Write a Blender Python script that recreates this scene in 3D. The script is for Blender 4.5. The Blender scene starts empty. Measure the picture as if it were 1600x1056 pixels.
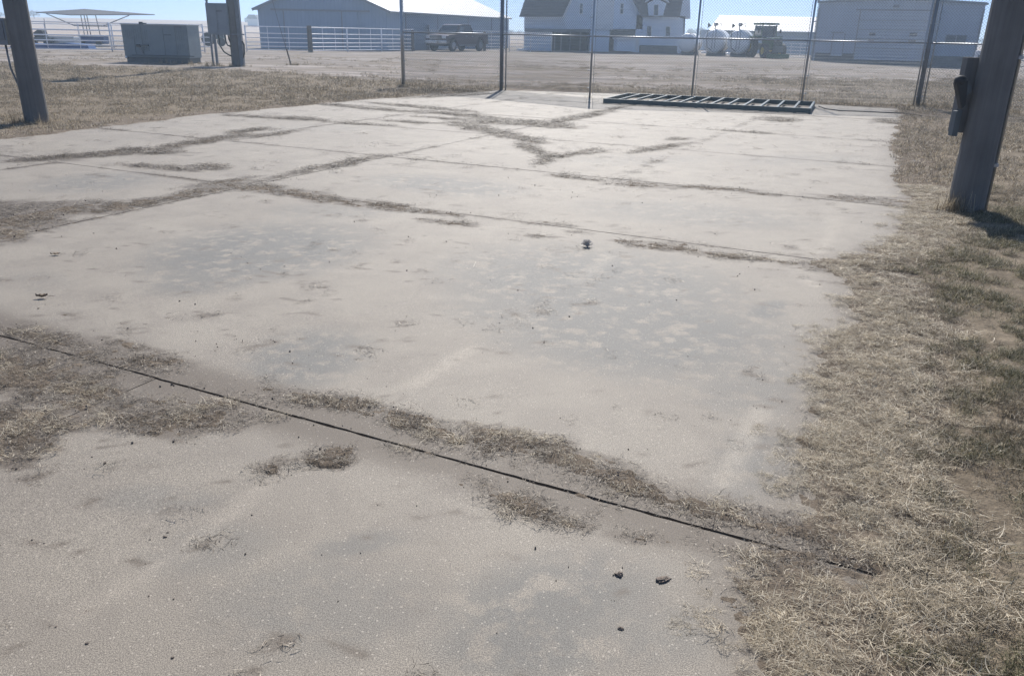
import bpy, bmesh, math, random
import numpy as np
from mathutils import Vector, Matrix, Euler
random.seed(4); rng=np.random.default_rng(7)
R_=math.radians
S=bpy.context.scene
# ------------------------------------------------------------------ camera
FPX=1249.0; EYE=1.6; PITCH=math.atan(477/1249); ROLL=math.atan(.0203)
_fw=np.array([0,math.cos(PITCH),-math.sin(PITCH)]); _r=np.array([1.,0,0]); _u=np.cross(_r,_fw)
_c,_s=math.cos(ROLL),math.sin(ROLL); _R=_c*_r+_s*_u; _U=-_s*_r+_c*_u
cam=bpy.data.cameras.new('camera'); camo=bpy.data.objects.new('camera',cam); S.collection.objects.link(camo)
cam.sensor_width=36; cam.lens=FPX/1600*36; cam.clip_start=.05; cam.clip_end=6000
M3=Matrix(((_R[0],_U[0],-_fw[0]),(_R[1],_U[1],-_fw[1]),(_R[2],_U[2],-_fw[2])))
camo.matrix_world=Matrix.Translation((0,0,EYE))@M3.to_4x4()
S.camera=camo
# ------------------------------------------------------------------ light
SUN_EL=R_(42); SUN_AZ=R_(5.0)      # sun dead ahead, a hair to the right of +Y
w=bpy.data.worlds.new('World'); S.world=w; w.use_nodes=True
nt=w.node_tree; bg=nt.nodes['Background']
sky=nt.nodes.new('ShaderNodeTexSky'); sky.sky_type='NISHITA'; sky.sun_disc=False
sky.sun_elevation=SUN_EL; sky.sun_rotation=SUN_AZ; sky.air_density=1.0; sky.dust_density=.2; sky.ozone_density=2.5
# the clear blue of this day reaches down to the horizon: read the sky a little higher than the view ray, all the way round
_tc=nt.nodes.new('ShaderNodeTexCoord'); _va=nt.nodes.new('ShaderNodeVectorMath'); _va.operation='ADD'; _va.inputs[1].default_value=(0,0,.3)
nt.links.new(_tc.outputs['Generated'],_va.inputs[0]); nt.links.new(_va.outputs[0],sky.inputs[0])
nt.links.new(sky.outputs[0],bg.inputs[0]); bg.inputs[1].default_value=.115
sl=bpy.data.lights.new('sun','SUN'); so=bpy.data.objects.new('sun',sl); S.collection.objects.link(so)
sl.energy=4.4; sl.angle=R_(.53); sl.color=(1,.955,.89)
sd=Vector((math.sin(SUN_AZ)*math.cos(SUN_EL),math.cos(SUN_AZ)*math.cos(SUN_EL),math.sin(SUN_EL)))
so.rotation_euler=sd.to_track_quat('Z','Y').to_euler(); so.location=sd*30
S.view_settings.view_transform='Standard'; S.view_settings.look='None'
S.view_settings.exposure=0.6; S.view_settings.gamma=1; S.view_settings.use_curve_mapping=False
HAZE=.0018
# ------------------------------------------------------------------ survey helpers (photo pixel -> place)
def ray(x,y): return _fw*FPX+_R*(x-800)-_U*(y-528)
def G(x,y,z=0.):
    d=ray(x,y); t=(z-EYE)/d[2]; return np.array([0,0,EYE])+t*d
def AT(x,y,Y):
    d=ray(x,y); return np.array([0,0,EYE])+d*(Y/d[1])
def PIX(X,Y,Z=0.):
    q=np.stack([X,Y,np.zeros_like(X)+Z-EYE],-1); dz=q@_fw
    dz=np.where(dz<.05,.05,dz)
    return 800+FPX*(q@_R)/dz, 528-FPX*(q@_U)/dz
def SC(Y,x=800): return FPX/ (Y*math.cos(PITCH))
TH=R_(-26); UA=np.array([math.cos(TH),math.sin(TH)]); VA=np.array([-math.sin(TH),math.cos(TH)])
def W2(u,v): return u*UA[0]+v*VA[0], u*UA[1]+v*VA[1]
# ------------------------------------------------------------------ noise
def _h(ix,iy,s):
    n=(ix.astype(np.int64)*374761393+iy.astype(np.int64)*668265263+s*1442695041)&0x7fffffff
    n=((n^(n>>13))*1274126177)&0x7fffffff
    return ((n^(n>>16))&0xffff)/65535.
def vn(x,y,s=0):
    ix=np.floor(x); iy=np.floor(y); fx=x-ix; fy=y-iy; fx=fx*fx*(3-2*fx); fy=fy*fy*(3-2*fy)
    a=_h(ix,iy,s);b=_h(ix+1,iy,s);c=_h(ix,iy+1,s);d=_h(ix+1,iy+1,s)
    return (a*(1-fx)+b*fx)*(1-fy)+(c*(1-fx)+d*fx)*fy
def fbm(x,y,s=0,o=4):
    r=0;a=.5;t=0
    for i in range(o): r=r+a*vn(x,y,s+i*17); t+=a; a*=.55; x=x*2.03+3.1; y=y*2.03+7.7
    return r/t
def sm(a,b,x):
    t=np.clip((x-a)/(b-a),0,1); return t*t*(3-2*t)
# ------------------------------------------------------------------ objects
COL=S.collection
class MB:
    def __init__(s): s.v=[]; s.f=[]
    def add(s,vs,fs):
        o=len(s.v); s.v+= [tuple(map(float,p)) for p in vs]; s.f+=[tuple(o+i for i in f) for f in fs]; return s
    def box(s,c,d,rz=0,M=None):
        hx,hy,hz=d[0]/2,d[1]/2,d[2]/2
        vs=[Vector((x,y,z)) for z in(-hz,hz) for y in(-hy,hy) for x in(-hx,hx)]
        m=M if M is not None else Matrix.Rotation(rz,3,'Z')
        vs=[m@p+Vector(c) for p in vs]
        return s.add(vs,[(0,2,3,1),(4,5,7,6),(0,1,5,4),(2,6,7,3),(0,4,6,2),(1,3,7,5)])
    def bar(s,a,b,w,h):      # box section between two points
        a=Vector(a);b=Vector(b);d=b-a;L=d.length;d.normalize()
        up=Vector((0,0,1)) if abs(d.z)<.95 else Vector((0,1,0))
        x=d.cross(up).normalized(); z=x.cross(d)
        M=Matrix((x,d,z)).transposed()
        return s.box((a+b)/2,(w,L,h),M=M)
    def tube(s,pts,r,n=8,cap=True):
        pts=[Vector(p) for p in pts]; rs=r if isinstance(r,(list,tuple)) else [r]*len(pts)
        vs=[];fs=[];x=None
        for i,p in enumerate(pts):
            d=(pts[min(i+1,len(pts)-1)]-pts[max(i-1,0)]).normalized()
            if x is None:
                up=Vector((0,0,1)) if abs(d.z)<.9 else Vector((0,1,0)); x=d.cross(up).normalized()
            else: x=(x-d*x.dot(d)).normalized()
            y=d.cross(x)
            for k in range(n):
                a=2*math.pi*k/n; vs.append(p+(x*math.cos(a)+y*math.sin(a))*rs[i])
        for i in range(len(pts)-1):
            for k in range(n):
                fs.append((i*n+k,i*n+(k+1)%n,(i+1)*n+(k+1)%n,(i+1)*n+k))
        if cap: fs.append(tuple(range(n-1,-1,-1))); fs.append(tuple((len(pts)-1)*n+k for k in range(n)))
        return s.add(vs,fs)
    def prism(s,poly,y0,y1,axis='Y'):   # polygon in the (x,z) plane pushed along y
        n=len(poly)
        vs=[(p[0],y0,p[1]) for p in poly]+[(p[0],y1,p[1]) for p in poly]
        if axis=='X': vs=[(v[1],v[0],v[2]) for v in vs]
        fs=[tuple(range(n)),tuple(range(2*n-1,n-1,-1))]+[(i,n+i,n+(i+1)%n,(i+1)%n) for i in range(n)]
        return s.add(vs,fs)
    def build(s,name,mat,parent=None,bevel=0,smooth=False,label=None,loc=None,rz=0):
        me=bpy.data.meshes.new(name); me.from_pydata(s.v,[],s.f); me.update()
        bm=bmesh.new(); bm.from_mesh(me); bmesh.ops.recalc_face_normals(bm,faces=bm.faces)
        if bevel: bmesh.ops.bevel(bm,geom=bm.edges[:],offset=bevel,segments=2,affect='EDGES',profile=.7)
        bm.to_mesh(me); bm.free()
        if smooth:
            for p in me.polygons: p.use_smooth=True
        return link(name,me,mat,parent,label,loc,rz)
def link(name,me,mat,parent=None,label=None,loc=None,rz=0):
    if mat is not None and not me.materials: me.materials.append(mat)
    o=bpy.data.objects.new(name,me); COL.objects.link(o)
    if parent is not None: o.parent=parent
    if label: o['label']=label
    if loc is not None: o.location=loc
    o.rotation_euler.z=rz
    return o
def thing(name,label,cat,loc=(0,0,0),rz=0,group=None):
    o=bpy.data.objects.new(name,None); COL.objects.link(o); o.location=loc; o.rotation_euler.z=rz
    o.empty_display_size=.3
    return tag(o,label,cat,group)
def tag(o,label,cat,group=None):
    o['label']=label; o['category']=cat
    if group: o['group']=group
    return o
def struct(o): o['kind']='structure'; return o
def stuff(o): o['kind']='stuff'; return o
def npmesh(name,V,F,attrs=None):
    me=bpy.data.meshes.new(name); V=np.asarray(V,np.float32); F=np.asarray(F,np.int32)
    k=F.shape[1]
    me.vertices.add(len(V)); me.vertices.foreach_set('co',V.ravel())
    me.loops.add(F.size); me.loops.foreach_set('vertex_index',F.ravel())
    me.polygons.add(len(F)); me.polygons.foreach_set('loop_start',np.arange(0,F.size,k,dtype=np.int32))
    me.polygons.foreach_set('loop_total',np.full(len(F),k,np.int32))
    me.update(calc_edges=True)
    if attrs:
        for n,(t,a) in attrs.items():
            at=me.attributes.new(n,t,'POINT')
            key={'FLOAT':'value','INT':'value','FLOAT_VECTOR':'vector','FLOAT_COLOR':'color'}[t]
            at.data.foreach_set(key,np.asarray(a,np.int32 if t=='INT' else np.float32).ravel())
    me.polygons.foreach_set('use_smooth',np.zeros(len(F),bool))
    return me
def gridmesh(name,X,Y,Z,attrs=None,keep=None,smooth=True):
    ny,nx=X.shape; V=np.stack([X,Y,Z],-1).reshape(-1,3)
    i=np.arange(nx*ny).reshape(ny,nx); F=np.stack([i[:-1,:-1],i[:-1,1:],i[1:,1:],i[1:,:-1]],-1).reshape(-1,4)
    if keep is not None:
        k=keep.reshape(-1); F=F[k[F].any(1)]
        used=np.zeros(len(V),bool); used[F.ravel()]=True; mp=np.cumsum(used)-1; V=V[used]; F=mp[F]
        if attrs: attrs={n:(t,np.asarray(a).reshape(nx*ny,-1)[used]) for n,(t,a) in attrs.items()}
    me=npmesh(name,V,F,attrs)
    if smooth: me.polygons.foreach_set('use_smooth',np.ones(len(F),bool))
    return me
# ------------------------------------------------------------------ materials
class NT:
    def __init__(s,name):
        s.m=bpy.data.materials.new(name); s.m.use_nodes=True; s.t=s.m.node_tree; s.b=s.t.nodes['Principled BSDF']
        s.b.inputs['Specular IOR Level'].default_value=.35
    def n(s,typ,**k):
        o=s.t.nodes.new(typ)
        for a,v in k.items(): setattr(o,a,v)
        return o
    def L(s,a,b): s.t.links.new(a,b)
    def val(s,i,v):
        if hasattr(v,'is_output') or isinstance(v,bpy.types.NodeSocket): s.L(v,i)
        else:
            try: i.default_value=v
            except Exception: i.default_value=(v[0],v[1],v[2],1)
    def math(s,op,a,b=None,c=None,clamp=False):
        o=s.n('ShaderNodeMath',operation=op,use_clamp=clamp); s.val(o.inputs[0],a)
        if b is not None: s.val(o.inputs[1],b)
        if c is not None: s.val(o.inputs[2],c)
        return o.outputs[0]
    def mix(s,f,a,b,mode='MIX'):
        o=s.n('ShaderNodeMix',data_type='RGBA',blend_type=mode); s.val(o.inputs[0],f)
        s.val(o.inputs[6],a if not isinstance(a,tuple) else (*a[:3],1)); s.val(o.inputs[7],b if not isinstance(b,tuple) else (*b[:3],1))
        return o.outputs[2]
    def coord(s,kind='Object',scale=(1,1,1),rot=(0,0,0)):
        c=s.n('ShaderNodeTexCoord'); m=s.n('ShaderNodeMapping'); s.L(c.outputs[kind],m.inputs[0])
        m.inputs['Scale'].default_value=scale; m.inputs['Rotation'].default_value=rot; return m.outputs[0]
    def noise(s,vec,scale,detail=4,rough=.55,dist=0):
        o=s.n('ShaderNodeTexNoise'); s.L(vec,o.inputs['Vector']); o.inputs['Scale'].default_value=scale
        o.inputs['Detail'].default_value=detail; o.inputs['Roughness'].default_value=rough; o.inputs['Distortion'].default_value=dist
        return o.outputs['Fac']
    def vor(s,vec,scale,feature='F1',out='Distance'):
        o=s.n('ShaderNodeTexVoronoi',feature=feature); s.L(vec,o.inputs['Vector']); o.inputs['Scale'].default_value=scale
        return o.outputs[out]
    def ramp(s,f,stops):
        o=s.n('ShaderNodeValToRGB'); s.L(f,o.inputs[0]); cr=o.color_ramp
        while len(cr.elements)<len(stops): cr.elements.new(.5)
        for e,(p,c) in zip(cr.elements,stops):
            e.position=p; e.color=(c,c,c,1) if not isinstance(c,tuple) else (*c,1)
        return o.outputs[0]
    def attr(s,name,out='Color'):
        o=s.n('ShaderNodeAttribute',attribute_name=name); return o.outputs[out]
    def bump(s,h,strength=.3,dist=.01):
        o=s.n('ShaderNodeBump'); s.L(h,o.inputs['Height']); o.inputs['Strength'].default_value=strength
        o.inputs['Distance'].default_value=dist; s.L(o.outputs[0],s.b.inputs['Normal']); return o
    def out(s,col,rough=.8,metal=0,spec=None):
        s.val(s.b.inputs['Base Color'],(*col,1) if isinstance(col,tuple) else col); s.val(s.b.inputs['Roughness'],rough)
        s.b.inputs['Metallic'].default_value=metal
        if spec is not None: s.b.inputs['Specular IOR Level'].default_value=spec
        return s.m
def simple(name,col,rough=.6,metal=0,var=.25,scale=3,bump=.1,bs=60,spec=None,streak=(1,1,1)):
    t=NT(name); v=t.coord('Object',scale=streak); n=t.noise(v,scale,5,.6)
    n2=t.noise(v,scale*9,3,.6); f=t.math('ADD',t.math('MULTIPLY',n,.7),t.math('MULTIPLY',n2,.3))
    c=t.mix(t.ramp(f,[(.3,0.),(.7,1.)]),tuple(x*(1-var) for x in col),tuple(min(1,x*(1+var)) for x in col))
    if bump: t.bump(t.noise(v,bs,3,.6),bump,.004)
    return t.out(c,rough,metal,spec)
def m_concrete():
    t=NT('concrete'); v=t.coord('Object'); vs=t.coord('Object',scale=(1,1,.2))
    big=t.noise(v,.55,4,.6,.3); med=t.noise(v,2.6,5,.62,.4); fin=t.noise(v,270,2,.85); grit=t.noise(v,260,2,.8)
    base=t.mix(t.ramp(big,[(.32,0.),(.68,1.)]),(.184,.157,.124),(.232,.201,.16))
    base=t.mix(t.ramp(med,[(.42,0.),(.66,.75)]),base,(.165,.14,.112))
    sep=t.n('ShaderNodeSeparateColor'); t.L(t.attr('mask'),sep.inputs[0]); film,grey,strk=sep.outputs[0],sep.outputs[1],sep.outputs[2]
    # weathered grey skin with pale rounded islands
    isl=t.vor(t.coord('Object'),7.5); islm=t.ramp(t.math('ADD',isl,t.math('MULTIPLY',t.noise(v,11,4,.7,.6),1.1)),[(.62,0.),(1.05,1.)])
    gp=t.math('MULTIPLY',grey,t.ramp(t.math('ADD',t.math('MULTIPLY',t.noise(v,6,6,.75,.2),.85),t.math('MULTIPLY',islm,.15)),[(.43,.0),(.57,1.)]))
    base=t.mix(t.math('MULTIPLY',gp,.95),base,(.108,.103,.092))
    base=t.mix(t.math('MULTIPLY',strk,t.ramp(t.noise(v,22,4,.7),[(.3,.2),(.7,.8)])),base,(.36,.31,.245))
    f2=t.math('MULTIPLY',film,t.ramp(t.math('ADD',t.math('MULTIPLY',t.noise(v,55,5,.8,.4),.6),t.math('MULTIPLY',film,.42)),[(.40,.12),(.62,1.)]))
    base=t.mix(t.math('MULTIPLY',f2,1.),base,(.10,.078,.057))
    # fine sand and aggregate
    base=t.mix(.75,base,t.ramp(fin,[(.41,.2),(.5,.5),(.59,.86)]),'OVERLAY')
    base=t.mix(.3,base,t.ramp(t.noise(v,150,3,.8),[(.40,.26),(.60,.76)]),'OVERLAY')
    vr=t.vor(v,115,'F1','Distance'); vc=t.n('ShaderNodeTexVoronoi'); t.L(v,vc.inputs['Vector']); vc.inputs['Scale'].default_value=115
    sc=t.n('ShaderNodeSeparateColor'); t.L(vc.outputs['Color'],sc.inputs[0])
    spk=t.math('MULTIPLY',t.math('GREATER_THAN',sc.outputs[0],.95),t.math('LESS_THAN',vr,.36))
    base=t.mix(t.math('MULTIPLY',spk,.5),base,(.5,.44,.36))
    drk=t.math('MULTIPLY',t.math('LESS_THAN',sc.outputs[1],.07),t.math('LESS_THAN',vr,.33))
    base=t.mix(t.math('MULTIPLY',drk,.6),base,(.1,.08,.065))
    h=t.math('ADD',t.math('MULTIPLY',fin,.6),t.math('ADD',t.math('MULTIPLY',grit,.3),t.math('MULTIPLY',med,1.2)))
    t.bump(h,.28,.003)
    return t.out(base,.7,0,.42)
def m_dirt():
    t=NT('dirt'); v=t.coord('Object'); a=t.noise(v,30,6,.75); b=t.noise(v,170,3,.8); c=t.noise(v,3,4,.6)
    col=t.mix(t.ramp(c,[(.35,0.),(.65,1.)]),(.125,.098,.072),(.19,.152,.114))
    col=t.mix(.75,col,t.ramp(a,[(.3,.28),(.72,.74)]),'OVERLAY'); col=t.mix(.6,col,t.ramp(b,[(.3,.25),(.72,.8)]),'OVERLAY')
    t.bump(t.math('ADD',a,t.math('MULTIPLY',b,.5)),.9,.012)
    return t.out(col,.95,0,.15)
def m_ground():
    t=NT('ground'); v=t.coord('Object'); sep=t.n('ShaderNodeSeparateColor'); t.L(t.attr('mask'),sep.inputs[0])
    grass,yard,field=sep.outputs[0],sep.outputs[1],sep.outputs[2]
    n1=t.noise(v,1.3,6,.7); n2=t.noise(v,14,5,.75); n3=t.noise(v,70,3,.8)
    soil=t.mix(t.ramp(n1,[(.35,0.),(.65,1.)]),(.14,.112,.08),(.21,.17,.122))
    soil=t.mix(.7,soil,t.ramp(n2,[(.3,.3),(.7,.72)]),'OVERLAY'); soil=t.mix(.6,soil,t.ramp(n3,[(.3,.25),(.7,.78)]),'OVERLAY')
    vt=t.coord('Object',scale=(.10,1.1,1),rot=(0,0,R_(5))); tr=t.noise(vt,1.1,5,.62,.8); vt2=t.coord('Object',scale=(.05,1.4,1),rot=(0,0,R_(-9))); tr2=t.noise(vt2,1.0,4,.6,1.2)
    yd=t.mix(t.ramp(tr,[(.40,0.),(.56,1.)]),(.17,.147,.128),(.35,.305,.27))
    yd=t.mix(t.ramp(tr2,[(.38,.85),(.5,0.)]),yd,(.11,.095,.082))
    yd=t.mix(t.ramp(t.noise(v,.22,5,.7,.4),[(.45,0.),(.6,.75)]),yd,(.19,.155,.118)); yd=t.mix(.8,yd,t.ramp(n2,[(.3,.3),(.7,.72)]),'OVERLAY'); yd=t.mix(.3,yd,t.ramp(n3,[(.3,.3),(.7,.72)]),'OVERLAY')
    fl=t.mix(t.ramp(t.noise(t.coord('Object',scale=(.01,.05,1)),1,4,.6),[(.4,0.),(.6,1.)]),(.33,.26,.21),(.40,.32,.25))
    col=t.mix(yard,soil,yd); col=t.mix(field,col,fl)
    t.bump(t.math('ADD',n2,t.math('MULTIPLY',n3,.4)),.6,.03)
    return t.out(col,.95,0,.12)
def m_blade(name,cols,trans=.25):
    t=NT(name); a=t.attr('tint','Fac'); oi=t.n('ShaderNodeObjectInfo')
    cr=t.n('ShaderNodeValToRGB'); t.L(a,cr.inputs[0]); e=cr.color_ramp
    while len(e.elements)<len(cols): e.elements.new(.5)
    for el,(p,c) in zip(e.elements,cols): el.position=p; el.color=(*c,1)
    hs=t.n('ShaderNodeHueSaturation'); t.L(cr.outputs[0],hs.inputs['Color'])
    t.L(t.math('MULTIPLY_ADD',oi.outputs['Random'],.5,.75),hs.inputs['Value'])
    t.L(hs.outputs[0],t.b.inputs['Base Color']); t.b.inputs['Roughness'].default_value=.55
    t.b.inputs['Specular IOR Level'].default_value=.3
    tr=t.n('ShaderNodeBsdfTranslucent'); t.L(hs.outputs[0],tr.inputs[0]); mx=t.n('ShaderNodeMixShader'); mx.inputs[0].default_value=trans
    t.L(t.b.outputs[0],mx.inputs[1]); t.L(tr.outputs[0],mx.inputs[2]); t.L(mx.outputs[0],t.t.nodes['Material Output'].inputs[0])
    return t.m
def m_wood(name,c1,c2):
    t=NT(name); v=t.coord('Object',scale=(14,14,.5)); n=t.noise(v,1.5,6,.7,.5); k=t.noise(t.coord('Object'),2.2,3,.6)
    col=t.mix(t.ramp(n,[(.3,0.),(.7,1.)]),c1,c2); col=t.mix(.5,col,t.ramp(k,[(.3,.35),(.7,.62)]),'OVERLAY')
    t.bump(n,.5,.01); return t.out(col,.85,0,.25)
def m_siding(name,col,pitch,axis='X',rough=.45,metal=0.,depth=.5,var=.12):
    t=NT(name); c=t.n('ShaderNodeTexCoord'); s=t.n('ShaderNodeSeparateXYZ'); t.L(c.outputs['Object'],s.inputs[0])
    x=s.outputs[{'X':0,'Y':1,'Z':2}[axis]]; sn=t.math('SINE',t.math('MULTIPLY',x,2*math.pi/pitch))
    st=t.math('POWER',t.math('MULTIPLY_ADD',sn,.5,.5),6.)
    n=t.noise(t.coord('Object',scale=(1,1,.25)),1.2,5,.65)
    cc=t.mix(t.ramp(n,[(.3,0.),(.7,1.)]),tuple(v*(1-var) for v in col),tuple(v*(1+var) for v in col))
    cc=t.mix(t.math('MULTIPLY',st,.18),cc,tuple(v*.75 for v in col))
    t.bump(st,depth,.02); return t.out(cc,rough,metal,.4)
MT=dict(concrete=m_concrete(),dirt=m_dirt(),ground=m_ground(),
 pole=m_wood('pole_wood',(.13,.125,.12),(.175,.17,.163)), post=m_wood('timber_post',(.09,.075,.062),(.16,.135,.115)),
 galv=simple('galvanised_steel',(.42,.43,.44),.42,.75,.15,6,.05,90),
 galvdark=simple('weathered_steel',(.2,.21,.225),.5,.6,.2,6,.05,90),
 wire=simple('fence_wire',(.17,.185,.2),.6,.2,.12,4,0),
 whitepipe=simple('white_painted_pipe',(.8,.8,.82),.35,.0,.12,5,.05,60),
 green=simple('dark_green_painted_steel',(.06,.092,.085),.42,.0,.3,8,.12,70,spec=.6),
 greytrim=simple('grey_trim',(.22,.24,.27),.5,.0,.1,4,0),
 cab=simple('grey_green_cabinet_paint',(.2,.235,.25),.5,0,.12,2.5,.06,50),
 cabdark=simple('dark_cabinet_steel',(.1,.115,.12),.6,0,.2,4,.06,50),
 elbox=simple('grey_electrical_box_paint',(.24,.265,.29),.5,0,.1,3,.05,50),
 black=simple('black_rubber',(.025,.025,.027),.7,0,.2,9,.1,80),
 white=m_siding('white_clapboard',(.68,.75,.86),.16,'Z',.6,0,.5,.05),
 whitetrim=simple('white_trim_paint',(.72,.73,.75),.55,0,.06,3,0),
 shingle=simple('slate_shingles',(.115,.115,.13),.8,0,.25,9,.4,25),
 barnmetal=m_siding('blue_grey_metal_siding',(.26,.335,.44),.3,'X',.5,0,.5,.05),
 barnmetaly=m_siding('blue_grey_metal_siding_side',(.26,.335,.44),.3,'Y',.5,0,.5,.05),
 roofmetal=m_siding('pale_metal_roof',(.36,.38,.40),.3,'Y',.6,.0,.4,.05),
 whiteroof=m_siding('white_metal_roof',(.78,.76,.74),.4,'X',.45,.0,.4,.04),
 rightmetal=m_siding('grey_metal_siding',(.34,.40,.50),.3,'X',.5,0,.5,.05),
 stonebase=simple('dark_foundation',(.12,.125,.135),.9,0,.3,5,.3,20),
 dark=simple('bay_shade_dark',(.05,.052,.06),.9,0,.2,3,0),  # flat dark colour standing in for the shade inside the barn bays
 glass=simple('window_glass',(.06,.075,.095),.12,0,.1,1,0,spec=.8),
 tank=simple('white_tank_paint',(.8,.81,.82),.35,0,.1,2,.04,20),
 tgreen=simple('tractor_green',(.015,.085,.025),.4,0,.2,4,.05,40),
 tyel=simple('wheel_yellow',(.45,.33,.04),.5,0,.1,4,0),
 maroon=simple('maroon_car_paint',(.05,.014,.02),.25,.1,.12,3,0,spec=.7),
 chrome=simple('chrome',(.6,.61,.63),.18,.9,.05,3,0),
 lamp=simple('headlight_lens',(.7,.72,.75),.1,.2,.05,4,0,spec=.9),
 canvas=simple('grey_canvas',(.09,.1,.12),.85,0,.15,4,.1,40),
 blue=simple('blue_plastic',(.03,.09,.25),.5,0,.15,4,0),
 bark=simple('bark',(.11,.09,.075),.95,0,.25,8,.4,40),
 weed=simple('dry_weed_stems',(.5,.47,.44),.8,0,.2,30,.1,60),
 clod=simple('dark_soil_clod',(.17,.138,.112),.95,0,.4,40,.5,120),
 leaf=simple('dry_leaf',(.16,.115,.075),.7,0,.4,40,.3,90),
 plastic=simple('white_plastic_bag',(.8,.8,.8),.4,0,.05,9,.3,30),
 ceramic=simple('white_porcelain',(.75,.75,.74),.2,0,.05,5,0),
 red=simple('faded_red_paint',(.3,.08,.06),.6,0,.2,4,0),
)
MT['straw']=m_blade('straw_blades',[(0,(.12,.092,.062)),(.3,(.28,.225,.155)),(.65,(.5,.42,.3)),(1,(.82,.73,.56))],.3)
MT['turf']=m_blade('dormant_grass_blades',[(0,(.07,.055,.036)),(.3,(.18,.142,.095)),(.7,(.36,.295,.2)),(1,(.74,.64,.48))],.35)
MT['greenturf']=m_blade('greening_grass_blades',[(0,(.045,.048,.022)),(.35,(.12,.115,.052)),(.7,(.26,.225,.12)),(1,(.66,.57,.4))],.35)
MT['litter']=m_blade('chaff_fibres',[(0,(.05,.038,.028)),(.5,(.11,.085,.062)),(.82,(.26,.21,.155)),(1,(.6,.52,.4))],.15)
MT['twig']=m_blade('bare_twigs',[(0,(.1,.085,.075)),(1,(.16,.14,.12))],0)
MT['evergreen']=m_blade('evergreen_needles',[(0,(.02,.03,.02)),(1,(.06,.08,.045))],.2)
# ------------------------------------------------------------------ fields on the pad
PATCH=[ # where dirt and chaff has drifted over the slabs: x,y,rx,ry,angle,strength (surveyed on the photo, used as ground positions)
(40,600,170,52,8,1.1),(0,665,120,60,-12,1.1),(230,650,100,32,8,.9),(310,650,80,26,12,.75),(380,640,60,14,10,.6),(480,628,60,10,8,.7),(175,558,110,20,14,.75),(60,528,75,20,10,.9),(232,566,55,12,8,.9),
(200,540,60,8,10,.7),(250,595,50,10,12,.55),(130,600,60,30,0,.9),
(450,614,62,8,8,.8),(560,636,62,14,12,.95),(640,658,55,16,15,1.0),(690,676,50,16,15,.95),(790,692,80,22,14,1.0),(880,714,90,24,18,1.0),(960,744,60,22,25,1.),
(1020,772,70,14,20,.95),(1110,795,120,15,14,1.0),(1230,825,110,17,13,1.0),(522,712,44,20,-6,1.),(422,733,13,9,0,1.),(820,790,62,20,16,1.),(885,816,48,12,8,.9),
(1020,842,90,8,8,.7),(760,760,60,10,14,.55),(1240,900,100,38,18,1.),(1190,930,50,30,40,.8),(1340,890,120,60,15,1.1),(1300,980,120,50,20,1.1),(1420,1000,150,90,0,1.2),(1250,850,80,14,12,.8),
(30,338,70,24,0,1.),(0,365,50,16,-10,.9),(95,328,90,11,-6,.9),(200,320,90,8,-8,.9),(300,303,80,7,-10,.9),(395,293,60,8,5,1.),(500,309,90,8,9,1.),(600,322,60,7,7,1.),
(680,332,50,4,5,.8),(712,349,42,3.5,5,.85),(660,343,25,2,3,.7),(870,351,32,4,5,.8),(900,362,30,2,5,.7),(1040,386,62,7,5,1.),(990,378,40,3,4,.8),(1150,401,70,5,5,.9),(1330,420,100,8,4,1.),(1260,412,50,4,4,.8),
(850,370,28,2,3,.7),(960,352,12,2,0,.7),
(300,224,80,5,-9,.85),(190,238,90,5,-5,.9),(90,247,80,4,-4,.85),(250,262,60,4,5,.85),(325,261,34,5,0,.9),(250,238,40,3,0,.8),(385,205,40,3,-6,.8),(350,214,50,2.5,-6,.7),
(480,266,90,4,-13,.85),(555,252,50,4,-13,.9),(350,285,60,4,-8,.8),(420,211,50,2.5,-8,.7),(455,185,60,3,3,.75),(400,183,60,2,3,.8),(560,168,110,2,5,.85),(660,168,90,2.2,5,.9),(720,180,70,3,5,.9),
(1000,289,60,5,3,.95),(1110,294,90,3.5,3,.95),(880,276,30,3,5,.85),(925,281,40,2,5,.7),(1340,311,60,5,4,.95),(1400,316,60,7,4,1.),(1190,303,30,2,5,.7),
(850,250,20,8,-25,.9),(890,242,55,3,-12,.85),(830,232,28,6,20,.9),(1030,231,50,3.5,-9,.9),(1062,217,20,2.5,-4,.9),(935,238,30,2,-8,.6),
(780,190,60,6,4,.9),(760,204,62,7,12,.85),(845,194,64,5,4,.95),(900,184,60,4,-10,.9),(945,173,40,2.5,-12,.9),(700,186,50,2,4,.7),(815,216,40,5,12,.75),(1220,187,28,4,3,.85),
(640,191,50,2,3,.75),(560,194,60,1.5,3,.7),(1400,190,40,4,3,.8),(1160,206,60,1.5,4,.6),(1100,150,60,2,0,.5),(600,148,60,3,-6,.9),(700,150,80,2,-3,.7)]
HOLES=[(45,622,62,18,5),(400,640,40,6,5),(30,700,0,0,0)]
VL=[-2.0,2.43,6.45,9.1,12.1,15.15,19.3,21.9,23.3]; UL=[-12.45,-9.42,-6.36,-3.1,.12]
def ell(px,py,e):
    a=R_(e[4]); dx=px-e[0]; dy=py-e[1]; c,s=math.cos(a),math.sin(a)
    return ((dx*c+dy*s)/max(e[2],.1))**2+((-dx*s+dy*c)/max(e[3],.1))**2
RE=[(1.6,-.06),(1.71,-.08),(1.95,-.2),(2.2,-.26),(2.33,-.02),(2.40,.10),(2.48,.10),(2.56,-.04),(2.75,-.15),(3.23,-.16),(3.9,-.18),(4.33,-.2),(5.1,-.19),(5.7,-.2),(6.15,-.38),(6.35,-.62),(6.55,-.40),(6.9,-.18),(7.5,-.02),(8.6,.03),(9.3,.02),(10.6,-.08),(12.4,-.2),(15,-.35),(20,-.45),(23,-.6)]
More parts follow.
